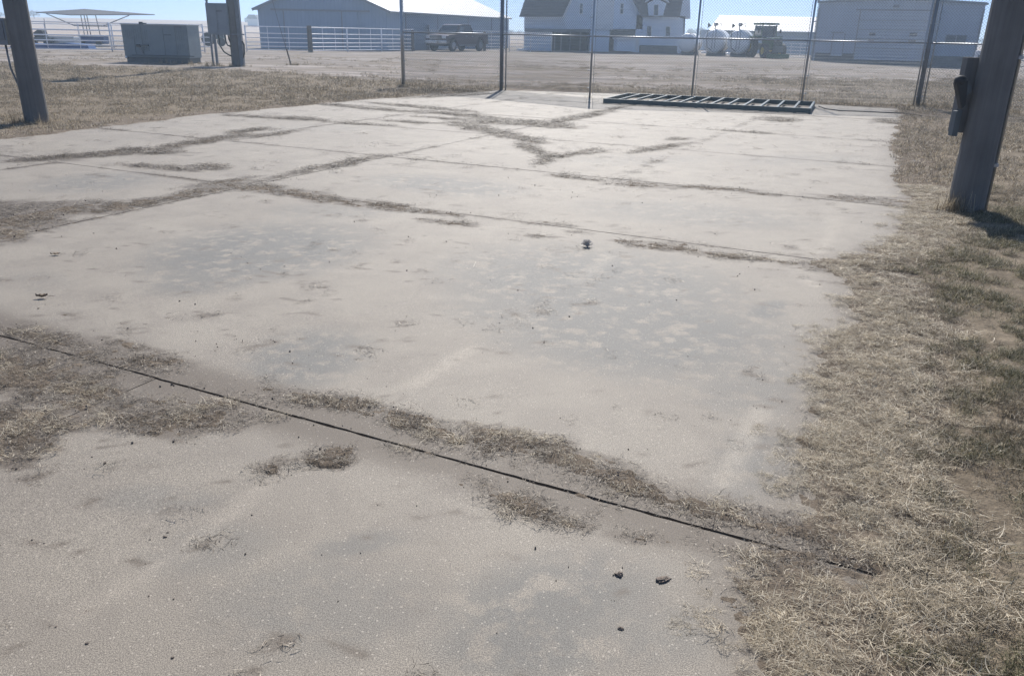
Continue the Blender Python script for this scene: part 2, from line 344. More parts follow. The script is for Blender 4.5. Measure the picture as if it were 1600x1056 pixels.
def redge(v): return np.interp(v,[a for a,b in RE],[b for a,b in RE])+.10*(fbm(v*2.2,v*0,5)-.5)*2+.12*(fbm(v*9.,v*0,9)-.5)
def _old(v): return -.17+.16*(fbm(v*.9,v*0,5)-.5)*2+.1*(fbm(v*4.,v*0,9)-.5)-.33*np.exp(-((v-6.2)/.45)**2)-.2*np.exp(-((v-22.5)/3)**2)-.12*np.exp(-((v-2.2)/.4)**2)
def ledge(v): return -12.3+.5*(fbm(v*.7,v*0+3,15)-.5)+.9*sm(14,21,v)+.3*sm(10,7,v)
def drift(X,Y):
    """how much dirt lies on the slabs at ground point X,Y (0..1.2)"""
    px,py=PIX(X,Y); inv=(Y>.8)
    u=X*UA[0]+Y*UA[1]; v=X*VA[0]+Y*VA[1]
    f=np.zeros_like(X)
    for e in PATCH:
        r=ell(px,py,e); f=np.maximum(f,np.where(inv,e[5]*(1.5-.95*r),0))
    for e in HOLES:
        if e[2]: f=f-np.where(inv,np.clip(1.3-ell(px,py,e),0,1),0)*.9
    dj=np.full_like(X,9.)
    for q in VL[1:-1]: dj=np.minimum(dj,np.abs(v-q))
    for q in UL[1:-1]: dj=np.minimum(dj,np.abs(u-q)+np.where((q>-4)&(v<9.),9,0))
    jn=fbm(u*1.1,v*1.1,31)
    f=np.maximum(f,(.46+1.3*(jn-.5))*np.clip(1.1-dj/.06,0,1))
    # same kind of drift beyond what the photo shows
    off=sm(0,120,np.maximum(-px,px-1600))
    f=np.maximum(f,off*sm(.5,.75,jn)*np.clip(1.1-dj/.4,0,1))
    f=f-.16*(f<.03)
    n=fbm(X*4.5,Y*4.5,3,5); n2=fbm(u*9,v*26,8,4)
    n3=fbm(u*45,v*60,12,3)
    f=f+ (n-.5)*1.0+(n2-.5)*1.9+(n3-.5)*1.1-.06-1.4*np.clip(1.5-np.abs(v-2.43)/.012,0,1)*sm(.34,.54,fbm(u*5.1,u*0,67))
    edge=np.maximum(sm(-.10,.10,u-redge(v)), sm(-.12,.15,ledge(v)-u))
    edge=np.maximum(edge,sm(-.15,.1,v-(22.9+.3*(n-.5)-sm(-8,-12,u)*1.0)))
    return f,edge,u,v
# ------------------------------------------------------------------ ground sheet
def ax(vals):
    out=[]; 
    for a,b,s in vals: out+=list(np.arange(a,b,s))
    return np.array(out)
gx=np.concatenate([-np.geomspace(2400,50,26),ax([(-48,-24,2),(-24,-14,1),(-14,6,.3),(6,14,.4),(14,24,1),(24,50,2)]),np.geomspace(50,2400,26)])
gy=np.concatenate([[-400,-120,-40,-15,-6,-3],ax([(-1.5,12,.3),(12,30,.4),(30,46,.8),(46,100,2.5)]),np.geomspace(100,4200,34)])
GX,GY=np.meshgrid(gx,gy)
def pad_in(u,v,m): return (u>UL[0]+m)&(u<UL[-1]-m)&(v>VL[0]+m)&(v<VL[-1]-m)
def gheight(X,Y):
    u=X*UA[0]+Y*UA[1]; v=X*VA[0]+Y*VA[1]
    z=.05*(fbm(X*.35,Y*.35,40)-.5)+.03*(fbm(X*1.5,Y*1.5,41)-.5)
    near=1-sm(45,60,Y); z=z*near
    z=z+.035*sm(0.,.8,u)*sm(3.,1.,u-0)*near
    z=z-.30*sm(18,34,X)*sm(40,60,Y)*(1-sm(150,300,Y))
    z=z-.10*sm(24,28,Y)*(1-sm(40,60,Y))*sm(-8,-2,X)
    # far land: gentle rise on the left, slight swell at the horizon
    z=z+ sm(120,420,Y)*(3.4*sm(60,-140,X)+.6)
    z=z+ sm(400,2500,Y)*2.0*(fbm(X*.002,Y*.0012,60)-.3)
    dist=np.maximum.reduce([UL[0]-u,u-UL[-1],VL[0]-v,v-VL[-1]])
    z=np.where(dist<-.3,-.16,np.where(dist<.12,-.035,z-.01))
    return z
def gmask(X,Y):
    n=fbm(X*.25,Y*.25,50); n2=fbm(X*1.2,Y*1.2,51)
    # southern limit of the gravel yard, wandering from left to right
    lim=np.interp(X,[-60,-30,-16,-10,-3,2,8,14,22,60],[37,36.5,34.5,33,29.5,28.5,29,30,31,31])+(n-.5)*3
    yard=sm(-1.0,1.0,Y-lim+(n2-.5)*2)*(1-sm(95,130,Y))
    isl=np.exp(-(((X-14)/7.5)**2+((Y-33.5)/3.0)**2))+.8*np.exp(-(((X-26)/9)**2+((Y-36)/3)**2))+.4*np.exp(-(((X-1)/8)**2+((Y-42)/2)**2))
    yard=yard*(1-np.clip(isl*1.9-(n2-.4)*2,0,1))
    field=sm(90,140,Y)
    grass=1-np.clip(yard+field,0,1)
    return grass,yard,field
gr_,yd_,fd_=gmask(GX,GY)
me=gridmesh('ground',GX,GY,gheight(GX,GY),{'mask':('FLOAT_COLOR',np.stack([gr_,yd_,fd_,np.ones_like(gr_)],-1))})
struct(link('ground',me,MT['ground']))
# ------------------------------------------------------------------ the concrete pad, slab by slab
GREY=[(400,395,200,48,-6,1.),(330,430,120,30,-8,.8),(520,330,110,14,0,.5),(480,560,110,48,-10,.95),(930,450,260,70,5,1.),(1000,520,260,80,5,1.),(830,480,150,40,0,.7),(1180,600,120,60,0,.6),(1200,485,40,16,-10,1.),
 (700,290,130,16,4,.85),(1080,335,200,20,4,.6),(150,285,110,16,-4,.7),(1200,720,90,60,0,.7),(500,950,200,90,0,.45),(860,940,190,80,-10,.8),(820,1010,160,60,0,.8),(960,990,200,60,0,.55),(330,860,120,40,-10,.4),(560,850,90,20,-10,.6),(250,780,110,26,0,.4),(1000,250,120,9,0,.4),(1250,250,120,10,0,.4),(500,200,100,6,0,.3),(60,440,60,20,0,.2),(1150,760,60,30,0,.5)]
STRK=[(1180,660,1125,760,.05,.8),(1190,635,1170,690,.05,.8),(735,545,650,600,.06,.7),(430,745,300,850,.045,.55),(300,850,120,960,.05,.5),(1305,340,1270,420,.05,.55),(430,638,500,655,.035,1.3),(955,400,900,440,.06,.45),(1262,440,1275,446,.05,1.2),(150,560,210,590,.04,.5),(20,625,90,612,.08,.5)]
def segd(X,Y,a,b):
    d=b-a; t=np.clip(((X-a[0])*d[0]+(Y-a[1])*d[1])/(d@d),0,1); return np.hypot(X-a[0]-t*d[0],Y-a[1]-t*d[1])
def padmask(X,Y):
    px,py=PIX(X,Y); f,edge,u,v=drift(X,Y)
    film=sm(-.05,.62,f)*1.0
    dj=np.full_like(X,9.)
    for q in VL[1:-1]: dj=np.minimum(dj,np.abs(v-q))
    film=np.maximum(film,.55*np.clip(1-dj/.30,0,1)*sm(.35,.6,fbm(u*.8,v*.8,77)))
    film=np.maximum(film,1.2*np.clip(1.2-np.abs(v-2.43-.03)/.30,0,1)*sm(.1,.45,fbm(u*1.5+4,v*2.5,78)))
    film=np.maximum(film,.7*sm(-.35,.0,u-redge(v)))
    g=np.zeros_like(X)
    for e in GREY: g=np.maximum(g,e[5]*np.clip(1.25-ell(px,py,e),0,1)*(Y>.8))
    s=np.zeros_like(X)
    for x0,y0,x1,y1,w_,st in STRK: s=np.maximum(s,st*np.clip(1.2-segd(X,Y,G(x0,y0)[:2],G(x1,y1)[:2])/w_,0,1))
    return np.stack([np.clip(film,0,1),np.clip(g,0,1),np.clip(s,0,1),np.ones_like(X)],-1)
pad=struct(bpy.data.objects.new('concrete_pad',None)); COL.objects.link(pad)
CRK=[(3.6-6.7,6.45),(-3.16,6.1),(-3.02,5.9),(-3.13,5.62),(-2.92,5.3),(-2.95,5.0),(-2.78,4.75),(-2.83,4.4),(-2.7,4.1),(-2.82,3.7),(-2.9,3.2),(-2.86,2.8),(-2.93,2.43)]
CRK[0]=(-3.1,6.45)
def crack_u(v): 
    vs=[c[1] for c in CRK][::-1]; us=[c[0] for c in CRK][::-1]
    return np.interp(v,vs,us)+.03*(fbm(v*9,v*0,91)-.5)
def slab(u0,u1,v0,v1,step,gapn,gapf,crL=None,crR=None):
    nu=max(6,int((u1-u0)/step)); nv=max(6,int((v1-v0)/step)); g2=.007 if v0<6 else .0035
    a=np.linspace(0,1,nu+1); b=np.linspace(v0+gapn,v1-gapf,nv+1)
    A,B=np.meshgrid(a,b)
    gL_=.0008 if (abs(u0+3.1)<.01 and v0>6) else (.002 if abs(u0+3.1)<.01 else g2); gR_=.0008 if (abs(u1+3.1)<.01 and v0>6) else (.002 if abs(u1+3.1)<.01 else g2)
    L=np.full_like(B,u0+gL_) if crL is None else crL(B)+.0002
    Rr=np.full_like(B,u1-gR_) if crR is None else crR(B)-.0002
    ch=.012*(fbm(B*14,B*0+u0,21)-.4)*.4; ch2=.014*(fbm(A*18*(u1-u0),A*0+v0,22)-.35)
    U=L+(Rr-L)*A
    # slightly ragged arrises
    U=U+np.where(A==0,np.abs(ch),0)*(crL is None)-np.where(A==1,np.abs(ch),0)*(crR is None)
    V=B+np.where(B==b[0],np.clip(ch2,0,1),0)-np.where(B==b[-1],np.clip(ch2,0,1),0)
    X,Y=W2(U,V)
    tilt=random.uniform(-.001,.001)*(0 if v0<6.6 else 1); tz=random.uniform(-.0015,.0015)*(0 if (v0<6.3 and v0>2) else 1)
    Z=tz+tilt*(A-.5)+random.uniform(-.001,.001)*(v0>6.6)*((B-v0)/(v1-v0)-.5)+.004*(fbm(X*.8,Y*.8,33)-.5)
    edge=np.minimum.reduce([A*(u1-u0),(1-A)*(u1-u0),B-b[0],b[-1]-B])
    msk=padmask(X,Y)
    ny,nx=X.shape; Vt=np.stack([X,Y,Z],-1).reshape(-1,3); i=np.arange(nx*ny).reshape(ny,nx)
    F=np.stack([i[:-1,:-1],i[:-1,1:],i[1:,1:],i[1:,:-1]],-1).reshape(-1,4)
    ring=np.concatenate([i[0,:-1],i[:-1,-1],i[-1,:0:-1],i[:0:-1,0]]); n0=len(Vt)
    top2=Vt[ring].copy(); low=top2.copy(); low[:,2]=-.12; m2=np.concatenate([msk.reshape(-1,4),np.tile([[.9,.2,0,1]],(2*len(ring),1))]); nr=len(ring)
    k=np.arange(len(ring)); k2=(k+1)%len(ring); F2=np.stack([n0+k,n0+nr+k,n0+nr+k2,n0+k2],-1)
    me=npmesh('slab',np.concatenate([Vt,top2,low]),np.concatenate([F,F2]),{'mask':('FLOAT_COLOR',m2)})
    me.polygons.foreach_set('use_smooth',np.concatenate([np.ones(len(F),bool),np.zeros(len(F2),bool)]))
    o=link('slab',me,MT['concrete'],pad); return o
for j in range(len(VL)-1):
    v0,v1=VL[j],VL[j+1]; st=[.045,.05,.08,.12,.16,.2,.25,.25][j]
    for i in range(4):
        u0,u1=UL[i],UL[i+1]
        s_=st if i>=2 or j>1 else .12
        gn=.0058 if j==1 else .0042; gf=.0058 if j==0 else .0042
        kw={}
        if j==1 and i==2: kw=dict(crR=crack_u)
        if j==1 and i==3: kw=dict(crL=crack_u)
        slab(u0,u1,v0,v1,s_,gn,gf,**kw)
# soil in the bottom of the joints
mb=MB()
for q in VL[1:-1]:
    a=W2(UL[0],q);b=W2(UL[-1],q); zz=-.022 if q<3 else -.012
    mb.bar((a[0],a[1],zz-.03),(b[0],b[1],zz-.03),.06,.06)
for q in UL[1:-1]:
    a=W2(q,VL[0]);b=W2(q,VL[-1]); mb.bar((a[0],a[1],-.05),(b[0],b[1],-.05),.055,.06)
struct(mb.build('joint_soil',MT['dirt'],pad))
# ------------------------------------------------------------------ drifted dirt
def driftmesh(u0,u1,v0,v1,st,hs):
    U,V=np.meshgrid(np.arange(u0,u1+st,st),np.arange(v0,v1+st,st)); X,Y=W2(U,V)
    f,edge,u,v=drift(X,Y)
    nz=fbm(X*22,Y*22,70,3)-.5
    z=hs*.9*np.clip(f-.80,-.6,.8)+.016*nz*(f>.3)*(hs>.01)-.003
    ze=np.where(edge>.02,-.006+edge*.012+.014*nz+.02*(fbm(X*3,Y*3,71)-.5)*edge,-1)
    ze=np.where((np.abs(v-2.43)<.010)&(u<.14),-1,ze)
    outer=np.maximum.reduce([u-.55,-12.85-u,v-23.7]); ze=np.where(outer>0,ze-.12*outer/.3,ze)
    z=np.maximum(z,ze); z=np.clip(z,-.02,.06)
    zs=np.where(outer>.25,-.02,z)
    me=gridmesh('dirt_drift',X,Y,zs,keep=zs>-.006)
    o=stuff(link('dirt_drift',me,MT['dirt'])); o['label']='brown dirt blown over the concrete joints'; return o
# near piece (fine) and far piece
driftmesh(-4.6,1.1,.6,3.4,.011,.012)
driftmesh(-7.0,1.1,3.4,7.2,.02,.011)
driftmesh(-13.2,1.1,7.2,13.,.04,.011)
driftmesh(-13.2,1.1,13.,24.,.07,.011)
# ------------------------------------------------------------------ clumps of blades
def blades(n,spread,lmin,lmax,wid,rise,curl,seed,segs=3,tpow=1.0):
    r=np.random.default_rng(seed); V=[];F=[];T=[]
    for i in range(n):
        a=r.uniform(0,6.283); rad=spread*math.sqrt(r.uniform()); x,y=rad*math.cos(a),rad*math.sin(a); z=r.uniform(0,.006)
        L=r.uniform(lmin,lmax); d=r.uniform(0,6.283); el=rise*r.uniform(.15,1.3); w_=wid*r.uniform(.6,1.4); tt=r.uniform()**tpow
        cd=r.normal()*curl; ce=r.uniform(-1,.4)*curl*.8; b0=len(V); p=np.array([x,y,z])
        for k in range(segs+1):
            t=k/segs; ww=w_*(1-.75*t)
            sx,sy=-math.sin(d)*ww,math.cos(d)*ww; tz=.35*ww*math.sin(i)
            V.append((p[0]-sx,p[1]-sy,max(p[2]-tz,.0))); V.append((p[0]+sx,p[1]+sy,max(p[2]+tz,.0))); T+= [tt,tt]
            p=p+np.array([math.cos(d)*math.cos(el),math.sin(d)*math.cos(el),math.sin(el)])*L/segs
            p[2]=max(p[2],.001); d+=cd/segs; el+=ce/segs
        for k in range(segs): q=b0+2*k; F.append((q,q+1,q+3,q+2))
    return V,F,T
def clumpset(name,mat,count,**k):
    c=bpy.data.collections.new(name)
    for i in range(count):
        V,F,T=blades(seed=hash_(name)+i,**k); me=npmesh(name,V,F,{'tint':('FLOAT',T)}); me.materials.append(mat)
        o=bpy.data.objects.new(name,me); c.objects.link(o)
    return c
def hash_(s): return sum(ord(ch)*(i+3) for i,ch in enumerate(s))
CS=dict(
 thatch=clumpset('thatch_tuft',MT['straw'],6,n=70,spread=.065,lmin=.012,lmax=.07,wid=.0010,rise=.28,curl=1.3,tpow=.85),
 turf=clumpset('turf_tuft',MT['turf'],8,n=60,spread=.045,lmin=.008,lmax=.058,wid=.0009,rise=.8,curl=1.8,tpow=1.5),
 green=clumpset('green_tuft',MT['greenturf'],8,n=60,spread=.045,lmin=.008,lmax=.055,wid=.0009,rise=.85,curl=1.5,tpow=1.6),
 litter=clumpset('chaff_tuft',MT['litter'],6,n=46,spread=.07,lmin=.005,lmax=.04,wid=.0010,rise=.08,curl=1.0,tpow=1.1),
 stalk=clumpset('stalk_tuft',MT['straw'],6,n=2,spread=.05,lmin=.06,lmax=.16,wid=.0016,rise=.25,curl=1.5,tpow=.35,segs=6),
 farturf=clumpset('far_turf_tuft',MT['turf'],5,n=46,spread=.15,lmin=.03,lmax=.08,wid=.0035,rise=.9,curl=1.2,segs=2,tpow=1.3),
 dark=clumpset('dark_tuft',MT['litter'],4,n=60,spread=.05,lmin=.02,lmax=.06,wid=.0011,rise=.45,curl=1.8,tpow=2.2),  # tint skewed dark so the blades carry the shade of the tufts
 weed=clumpset('weed_tuft',MT['turf'],4,n=60,spread=.12,lmin=.10,lmax=.34,wid=.004,rise=1.35,curl=.7,segs=3))
def gn_scatter(name,pts,rot,scl,coll,label,nvar):
    n=len(pts); me=bpy.data.meshes.new(name); me.vertices.add(n); me.vertices.foreach_set('co',np.asarray(pts,np.float32).ravel())
    for nm,t,a,key in (('rot','FLOAT_VECTOR',rot,'vector'),('scl','FLOAT',scl,'value'),('idx','INT',rng.integers(0,nvar,n),'value')):
        at=me.attributes.new(nm,t,'POINT'); at.data.foreach_set(key,np.asarray(a,np.int32 if t=='INT' else np.float32).ravel())
    o=stuff(link(name,me,None)); o['label']=label
    ng=bpy.data.node_groups.new(name,'GeometryNodeTree')
    ng.interface.new_socket('Geometry',in_out='INPUT',socket_type='NodeSocketGeometry'); ng.interface.new_socket('Geometry',in_out='OUTPUT',socket_type='NodeSocketGeometry')
    N=ng.nodes.new; gi=N('NodeGroupInput'); go=N('NodeGroupOutput'); ip=N('GeometryNodeInstanceOnPoints'); ci=N('GeometryNodeCollectionInfo')
    ci.inputs['Collection'].default_value=coll; ci.inputs['Separate Children'].default_value=True; ci.inputs['Reset Children'].default_value=True
    mtp=N('GeometryNodeMeshToPoints')
    def na(nm,t):
        a=N('GeometryNodeInputNamedAttribute'); a.data_type=t; a.inputs['Name'].default_value=nm; return a.outputs['Attribute']
    lk=ng.links.new; lk(gi.outputs[0],mtp.inputs['Mesh']); lk(mtp.outputs[0],ip.inputs['Points']); lk(ci.outputs[0],ip.inputs['Instance'])
    ip.inputs['Pick Instance'].default_value=True; lk(na('idx','INT'),ip.inputs['Instance Index'])
    lk(na('rot','FLOAT_VECTOR'),ip.inputs['Rotation']); lk(na('scl','FLOAT'),ip.inputs['Scale']); lk(ip.outputs[0],go.inputs[0])
    md=o.modifiers.new('scatter','NODES'); md.node_group=ng; return o
def scatter(name,label,coll,P,scale=(.7,1.3),tilt=.15,mul=1.):
    n=len(P); rot=np.stack([rng.normal(0,tilt,n),rng.normal(0,tilt,n),rng.uniform(0,6.283,n)],-1)
    return gn_scatter(name,P,rot,rng.uniform(*scale,n)*mul,CS[coll],label,len(CS[coll].objects))
def cand(x0,x1,y0,y1,dens): 
    n=int((x1-x0)*(y1-y0)*dens); return rng.uniform(x0,x1,n),rng.uniform(y0,y1,n)
def inview(X,Y,m=60):
    px,py=PIX(X,Y); return (Y>.9)&(px>-m)&(px<1600+m)&(py<1056+m)
def pick(X,Y,p): k=rng.uniform(0,1,len(X))<p; return X[k],Y[k]
def surf(X,Y,dz=0.):
    f,e,u,v=drift(X,Y); on=(u>UL[0])&(u<UL[-1])&(v<VL[-1])
    z=np.where(e>.1,.012+.012*(fbm(X*3,Y*3,71)-.5),np.where(f>.4,.003,.0))
    zg=gheight(X,Y); out=np.maximum.reduce([u-.4,-12.7-u,v-23.5]); z=np.where(out>0,np.maximum(zg,-.02),z)
    return np.stack([X,Y,z+dz],-1)
# chaff on the drifts
for (x0,x1,y0,y1,dn,nm,sc_) in ((-4.5,2.5,1.2,4.2,900,'near',(.5,1.1)),(-6,4,4.2,9.5,420,'mid',(.6,1.3)),(-13,11,9.5,25,480,'far',(.9,2.0))):
    X,Y=cand(x0,x1,y0,y1,dn); k=inview(X,Y,150); X,Y=X[k],Y[k]; f,e,u,v=drift(X,Y)
    X,Y=pick(X,Y,np.clip((f-.30)*1.25,0.0012,.8)*(e<.5)); scatter('chaff','dry chaff and grass clippings lying on the dirt drifts',"litter",surf(X,Y),sc_)
X,Y=cand(-4.5,2.2,1.4,6.5,260); f,e,u,v=drift(X,Y); X,Y=pick(X,Y,np.clip((f-.55)*1.2,0,.5)*sm(.45,.6,fbm(X*1.6+9,Y*1.6,82))*inview(X,Y,150)*(e<.6)); scatter('straw_bits','pale straw lying on the dirt drifts','thatch',surf(X,Y,.002),(.5,1.0),.1)
X,Y=cand(-4.5,2.2,1.4,6.5,55); f,e,u,v=drift(X,Y); X,Y=pick(X,Y,np.clip((f-.35)*.8,0.012,.6)*inview(X,Y,150)); scatter('loose_straw','long pale straws lying across the drifts','stalk',surf(X,Y,.004),(.3,.75),.05)
# the verge: pale flat thatch, then short dormant turf, greener in places
def verge(x0,x1,y0,y1,dn,sc_,g=1.):
    X,Y=cand(x0,x1,y0,y1,dn); k=inview(X,Y,150); X,Y=X[k],Y[k]; u=X*UA[0]+Y*UA[1]; v=X*VA[0]+Y*VA[1]; e=u-redge(v)
    n=fbm(X*1.3,Y*1.3,90); n2=fbm(X*4,Y*4,92); bare=sm(.42,.58,n2*.6+n*.4)
    band=(sm(-.04,.08,e)+.40*sm(-.30,-.02,e)**2*(n2>.42)).clip(0,1)*(1-sm(.22,.7,e+.5*(n-.5)))
    keep=rng.uniform(0,1,len(X))<(1-.8*((np.abs(v-2.43)<.05)&(u<.15)))*band*(.45+.55*bare); scatter('thatch','pale dead thatch along the slab edge','thatch',surf(X[keep],Y[keep],.0),sc_,.14,.62+.38*sm(-.1,.55,e[keep]))
    t=sm(.1,.55,e+.6*(n-.5)); gg=sm(.40,.56,fbm(X*.8+5,Y*.8,93)+.10)*sm(.35,.9,e)
    hol=.05+.95*sm(.42,.60,n2*.65+fbm(X*9,Y*9,97)*.35)
    k2=rng.uniform(0,1,len(X))<t*hol*(1-gg*.75); scatter('dormant_turf','short dormant brown turf beside the slab','turf',surf(X[k2],Y[k2]),sc_,.15,.5+.5*sm(.1,.9,e[k2]))
    k3=rng.uniform(0,1,len(X))<t*hol*gg*.9; scatter('greening_turf','short turf turning green beside the slab','green',surf(X[k3],Y[k3]),sc_)
verge(.2,4.8,1.2,4.6,1250,(.4,1.25)); verge(1.,9.5,4.6,9.5,620,(.6,1.5))
X,Y=cand(.2,4.8,1.2,6.5,45); u=X*UA[0]+Y*UA[1]; v=X*VA[0]+Y*VA[1]; X,Y=pick(X,Y,.8*sm(-.05,.5,u-redge(v))*inview(X,Y,100)*sm(.35,.6,fbm(X*2,Y*2,99))); scatter('loose_straw','long bleached straws in the turf','stalk',surf(X,Y,.012),(.35,.8),.25)
Q=[]
for (x_,y_,k_,s_) in ((1342,792,20,.05),(1408,880,15,.06),(1520,970,12,.10),(1545,740,8,.09),(1470,660,7,.09)):
    p_=G(x_,y_)
    for _ in range(k_): Q.append((p_[0]+rng.normal()*s_*.6,p_[1]+rng.normal()*s_*.6,.006))
scatter('shaded_tufts','matted tufts of dead grass in the turf, coloured dark for their shade','dark',np.array(Q),(.4,.85),.25)  # dark blades paint in the shade of these tufts
# far turf left, right and beyond the fence
def far(x0,x1,y0,y1,dn,sc_):
    X,Y=cand(x0,x1,y0,y1,dn); k=inview(X,Y,60); X,Y=X[k],Y[k]; f,e,u,v=drift(X,Y); gm,ym,fm=gmask(X,Y)
    out=(u>redge(v)+.05)|(u<ledge(v)-.05)|(v>22.9); n=fbm(X*.8,Y*.8,95)
    X,Y=pick(X,Y,out*np.maximum(gm,.10*sm(.5,.6,fbm(X*.3,Y*.5,123)))*(.25+.75*sm(.35,.6,n))); scatter('distant_turf','short dry turf around the pad','farturf',surf(X,Y),sc_,.1)
far(2.5,16,9.5,20,55,(.55,1.0)); far(-14,2,9.5,24,55,(.6,1.0)); far(-32,34,20,52,17,(.9,1.6))
# ================================================================== THINGS
def PX(x0,y0,x1,y1,Y):
    """a rectangle seen in the survey at distance Y: centre x, centre z, width, height"""
    xc,yc=(x0+x1)/2,(y0+y1)/2; p=AT(xc,yc,Y); a=PIX(np.array(p[0]),np.array(Y*1.),np.array(p[2])); b=PIX(np.array(p[0]+1.),np.array(Y*1.),np.array(p[2]))
    s=math.hypot(float(b[0]-a[0]),float(b[1]-a[1])); return p[0],p[2],(x1-x0)/s,(y1-y0)/s
def gz(x,y): return float(gheight(np.array([float(x)]),np.array([float(y)]))[0])
# ---- tall timber poles by the slab
def pole_thing(name,label,cat,base,r0,h,lean=(0,0)):
    t=thing(name,label,cat,base); n=14; pts=[(lean[0]*k,lean[1]*k,-.3+(h+.3)*k/n) for k in range(n+1)]
    m=MB().tube([Vector((p[0]/n*1,p[1]/n*1,p[2])) for p in pts],[r0*(1-.22*k/n)*(1+.02*math.sin(k*2.1)) for k in range(n+1)],20)
    m.build('shaft',MT['pole'],t,smooth=False); return t
gR=G(1507,330); tR=pole_thing('timber_pole','thick timber pole in the grass beside the slab with a round black fitting','pole',(gR[0],gR[1],-.03),.168,9.2)
# flat board with the electrical gear on its far left face
MB().box((-.19,.12,1.14),(.12,.1,.70)).build('board',MT['pole'],tR,bevel=.006)
m=MB(); m.tube([(-.25,.05,1.2),(-.25,-.02,1.2)],.05,16); d=m.build('socket_back',MT['cabdark'],tR)
def uv_ball(c,rx,ry,rz,n=16,k=9,zmin=-1):
    m=MB(); rings=[]
    for i in range(k+1):
        a=math.pi*i/k; rings.append((math.cos(a)*rz,math.sin(a)))
    vs=[];fs=[]
    for z,rr in rings:
        for j in range(n): b=2*math.pi*j/n; vs.append((c[0]+rx*rr*math.cos(b),c[1]+ry*rr*math.sin(b),c[2]+z))
    for i in range(k):
        for j in range(n): fs.append((i*n+j,i*n+(j+1)%n,(i+1)*n+(j+1)%n,(i+1)*n+j))
    return m.add(vs,fs)
q=uv_ball((-.315,0,1.275),.058,.05,.055).build('horn_cover',MT['black'],tR,smooth=True)
MB().prism([(-.365,1.26),(-.26,1.29),(-.235,1.06),(-.265,1.02),(-.305,1.12)],-.04,.04).build('horn_throat',MT['black'],tR,bevel=.012)
MB().box((-.25,.06,.88),(.055,.08,.24)).build('junction_box',MT['cabdark'],tR,bevel=.008)
MB().tube([(.175,-.05,-.05),(.168,-.05,3),(.15,-.05,9)],.017,8).build('conduit',MT['galv'],tR,smooth=True)
for zz in (.5,1.5,2.6,3.8): MB().box((.168,-.05,zz),(.05,.052,.03)).build('conduit_strap',MT['galv'],tR)
gL=G(58,190); tL=pole_thing('timber_pole','dark timber pole left of the slab with a grey box on its left face','pole',(gL[0],gL[1],-.03),.19,9.0)
MB().box((-.29,.02,1.48),(.20,.22,.42)).build('meter_box',MT['elbox'],tL,bevel=.01)
MB().box((-.29,-.10,1.5),(.14,.02,.30)).build('box_door',MT['galvdark'],tL)
MB().tube([(-.29,.0,1.28),(-.28,0,.9),(-.17,0,.5),(-.17,0,-.05)],.017,8).build('conduit',MT['galvdark'],tL,smooth=True)
# ---- utility pole with its frame of boxes, transformer above
gU=G(370,103); tU=pole_thing('utility_pole','weathered utility pole with wide conduit riser behind the large grey box','utility pole',(gU[0],gU[1],-.03),.2,11.6)
MB().box((.27,-.02,1.35),(.17,.2,2.75)).build('conduit_riser',MT['galvdark'],tU,bevel=.01)
MB().tube([(0,-.42,9.9),(0,-.42,10.0),(0,-.42,11.0),(0,-.42,11.1)],[.26,.31,.31,.22],16).build('transformer',MT['galvdark'],tU,smooth=False)
MB().box((0,.0,11.3),(2.2,.1,.12)).build('crossarm',MT['pole'],tU)
MB().tube([(.36,-.05,1.05),(.42,-.05,.9),(.4,-.05,.55),(.33,-.05,.35)],.035,8).build('cable_loop',MT['black'],tU,smooth=True)
tb=thing('electrical_box','large grey electrical switch box on a steel leg beside the utility pole','electrical box',(gU[0]+.17,gU[1],-.03))
MB().box((-.72,-.12,1.92),(.92,.3,1.26)).build('housing',MT['elbox'],tb,bevel=.012)
MB().box((-.93,-.285,1.92),(.40,.02,1.16)).build('door',MT['elbox'],tb,bevel=.004)
MB().box((-.48,-.285,1.92),(.36,.02,1.16)).build('door',MT['elbox'],tb,bevel=.004)
MB().box((-.60,-.30,2.24),(.26,.012,.07)).build('name_plate',MT['galvdark'],tb)
MB().bar((-1.16,-.1,-.1),(-1.16,-.1,2.75),.07,.07).build('leg',MT['galvdark'],tb)
MB().bar((-.98,-.1,-.1),(-.98,-.1,1.32),.09,.09).build('leg',MT['galvdark'],tb)
MB().box((-1.17,-.1,2.72),(.1,.1,.14)).build('leg_cap',MT['black'],tb)
for k,(xa,xb,dp) in enumerate(((-.8,-.2,.75),(-.52,-.18,.45),(-.38,-.2,.32))):
    MB().tube([(xa,-.12,1.30),(xa+.02,-.12,1.30-dp*.6),(xa+.18*(1 if k==0 else .4),-.12,1.30-dp*.95),((xa+xb)/2+.1,-.12,1.30-dp*1.12),(xb,-.12,1.30-dp*1.2)],.032,8).build('cable_loop',MT['black'],tb,smooth=True)
MB().bar((-.2,-.2,1.32),(.36,-.22,1.32),.05,.05).build('support_rail',MT['galvdark'],tb)
# ---- big cabinet
gC=G(262,99); tc=thing('machine_cabinet','large dented grey steel machine cabinet with louvred panels standing in the grass','cabinet',(gC[0]-.42,gC[1],-.02),R_(-2)); tc.scale=(.95,1,.8)
Wc,Hc,Dc=3.15,1.72,1.3
MB().box((0,Dc/2,.16+.02),(Wc-.1,Dc-.1,.30)).build('skid',MT['cabdark'],tc,bevel=.01)
MB().box((0,Dc/2,.30+Hc/2),(Wc,Dc,Hc)).build('housing',MT['cab'],tc,bevel=.02)
MB().box((0,Dc/2,.325+Hc),(Wc+.06,Dc+.06,.04)).build('lid',MT['cab'],tc,bevel=.01)
MB().tube([(-.85,.5,Hc+.3),(-.85,.5,Hc+.46)],.09,12).build('exhaust_stub',MT['black'],tc)
MB().box((-.72,.5,Hc+.38),(.2,.2,.06)).build('exhaust_cap',MT['cabdark'],tc)
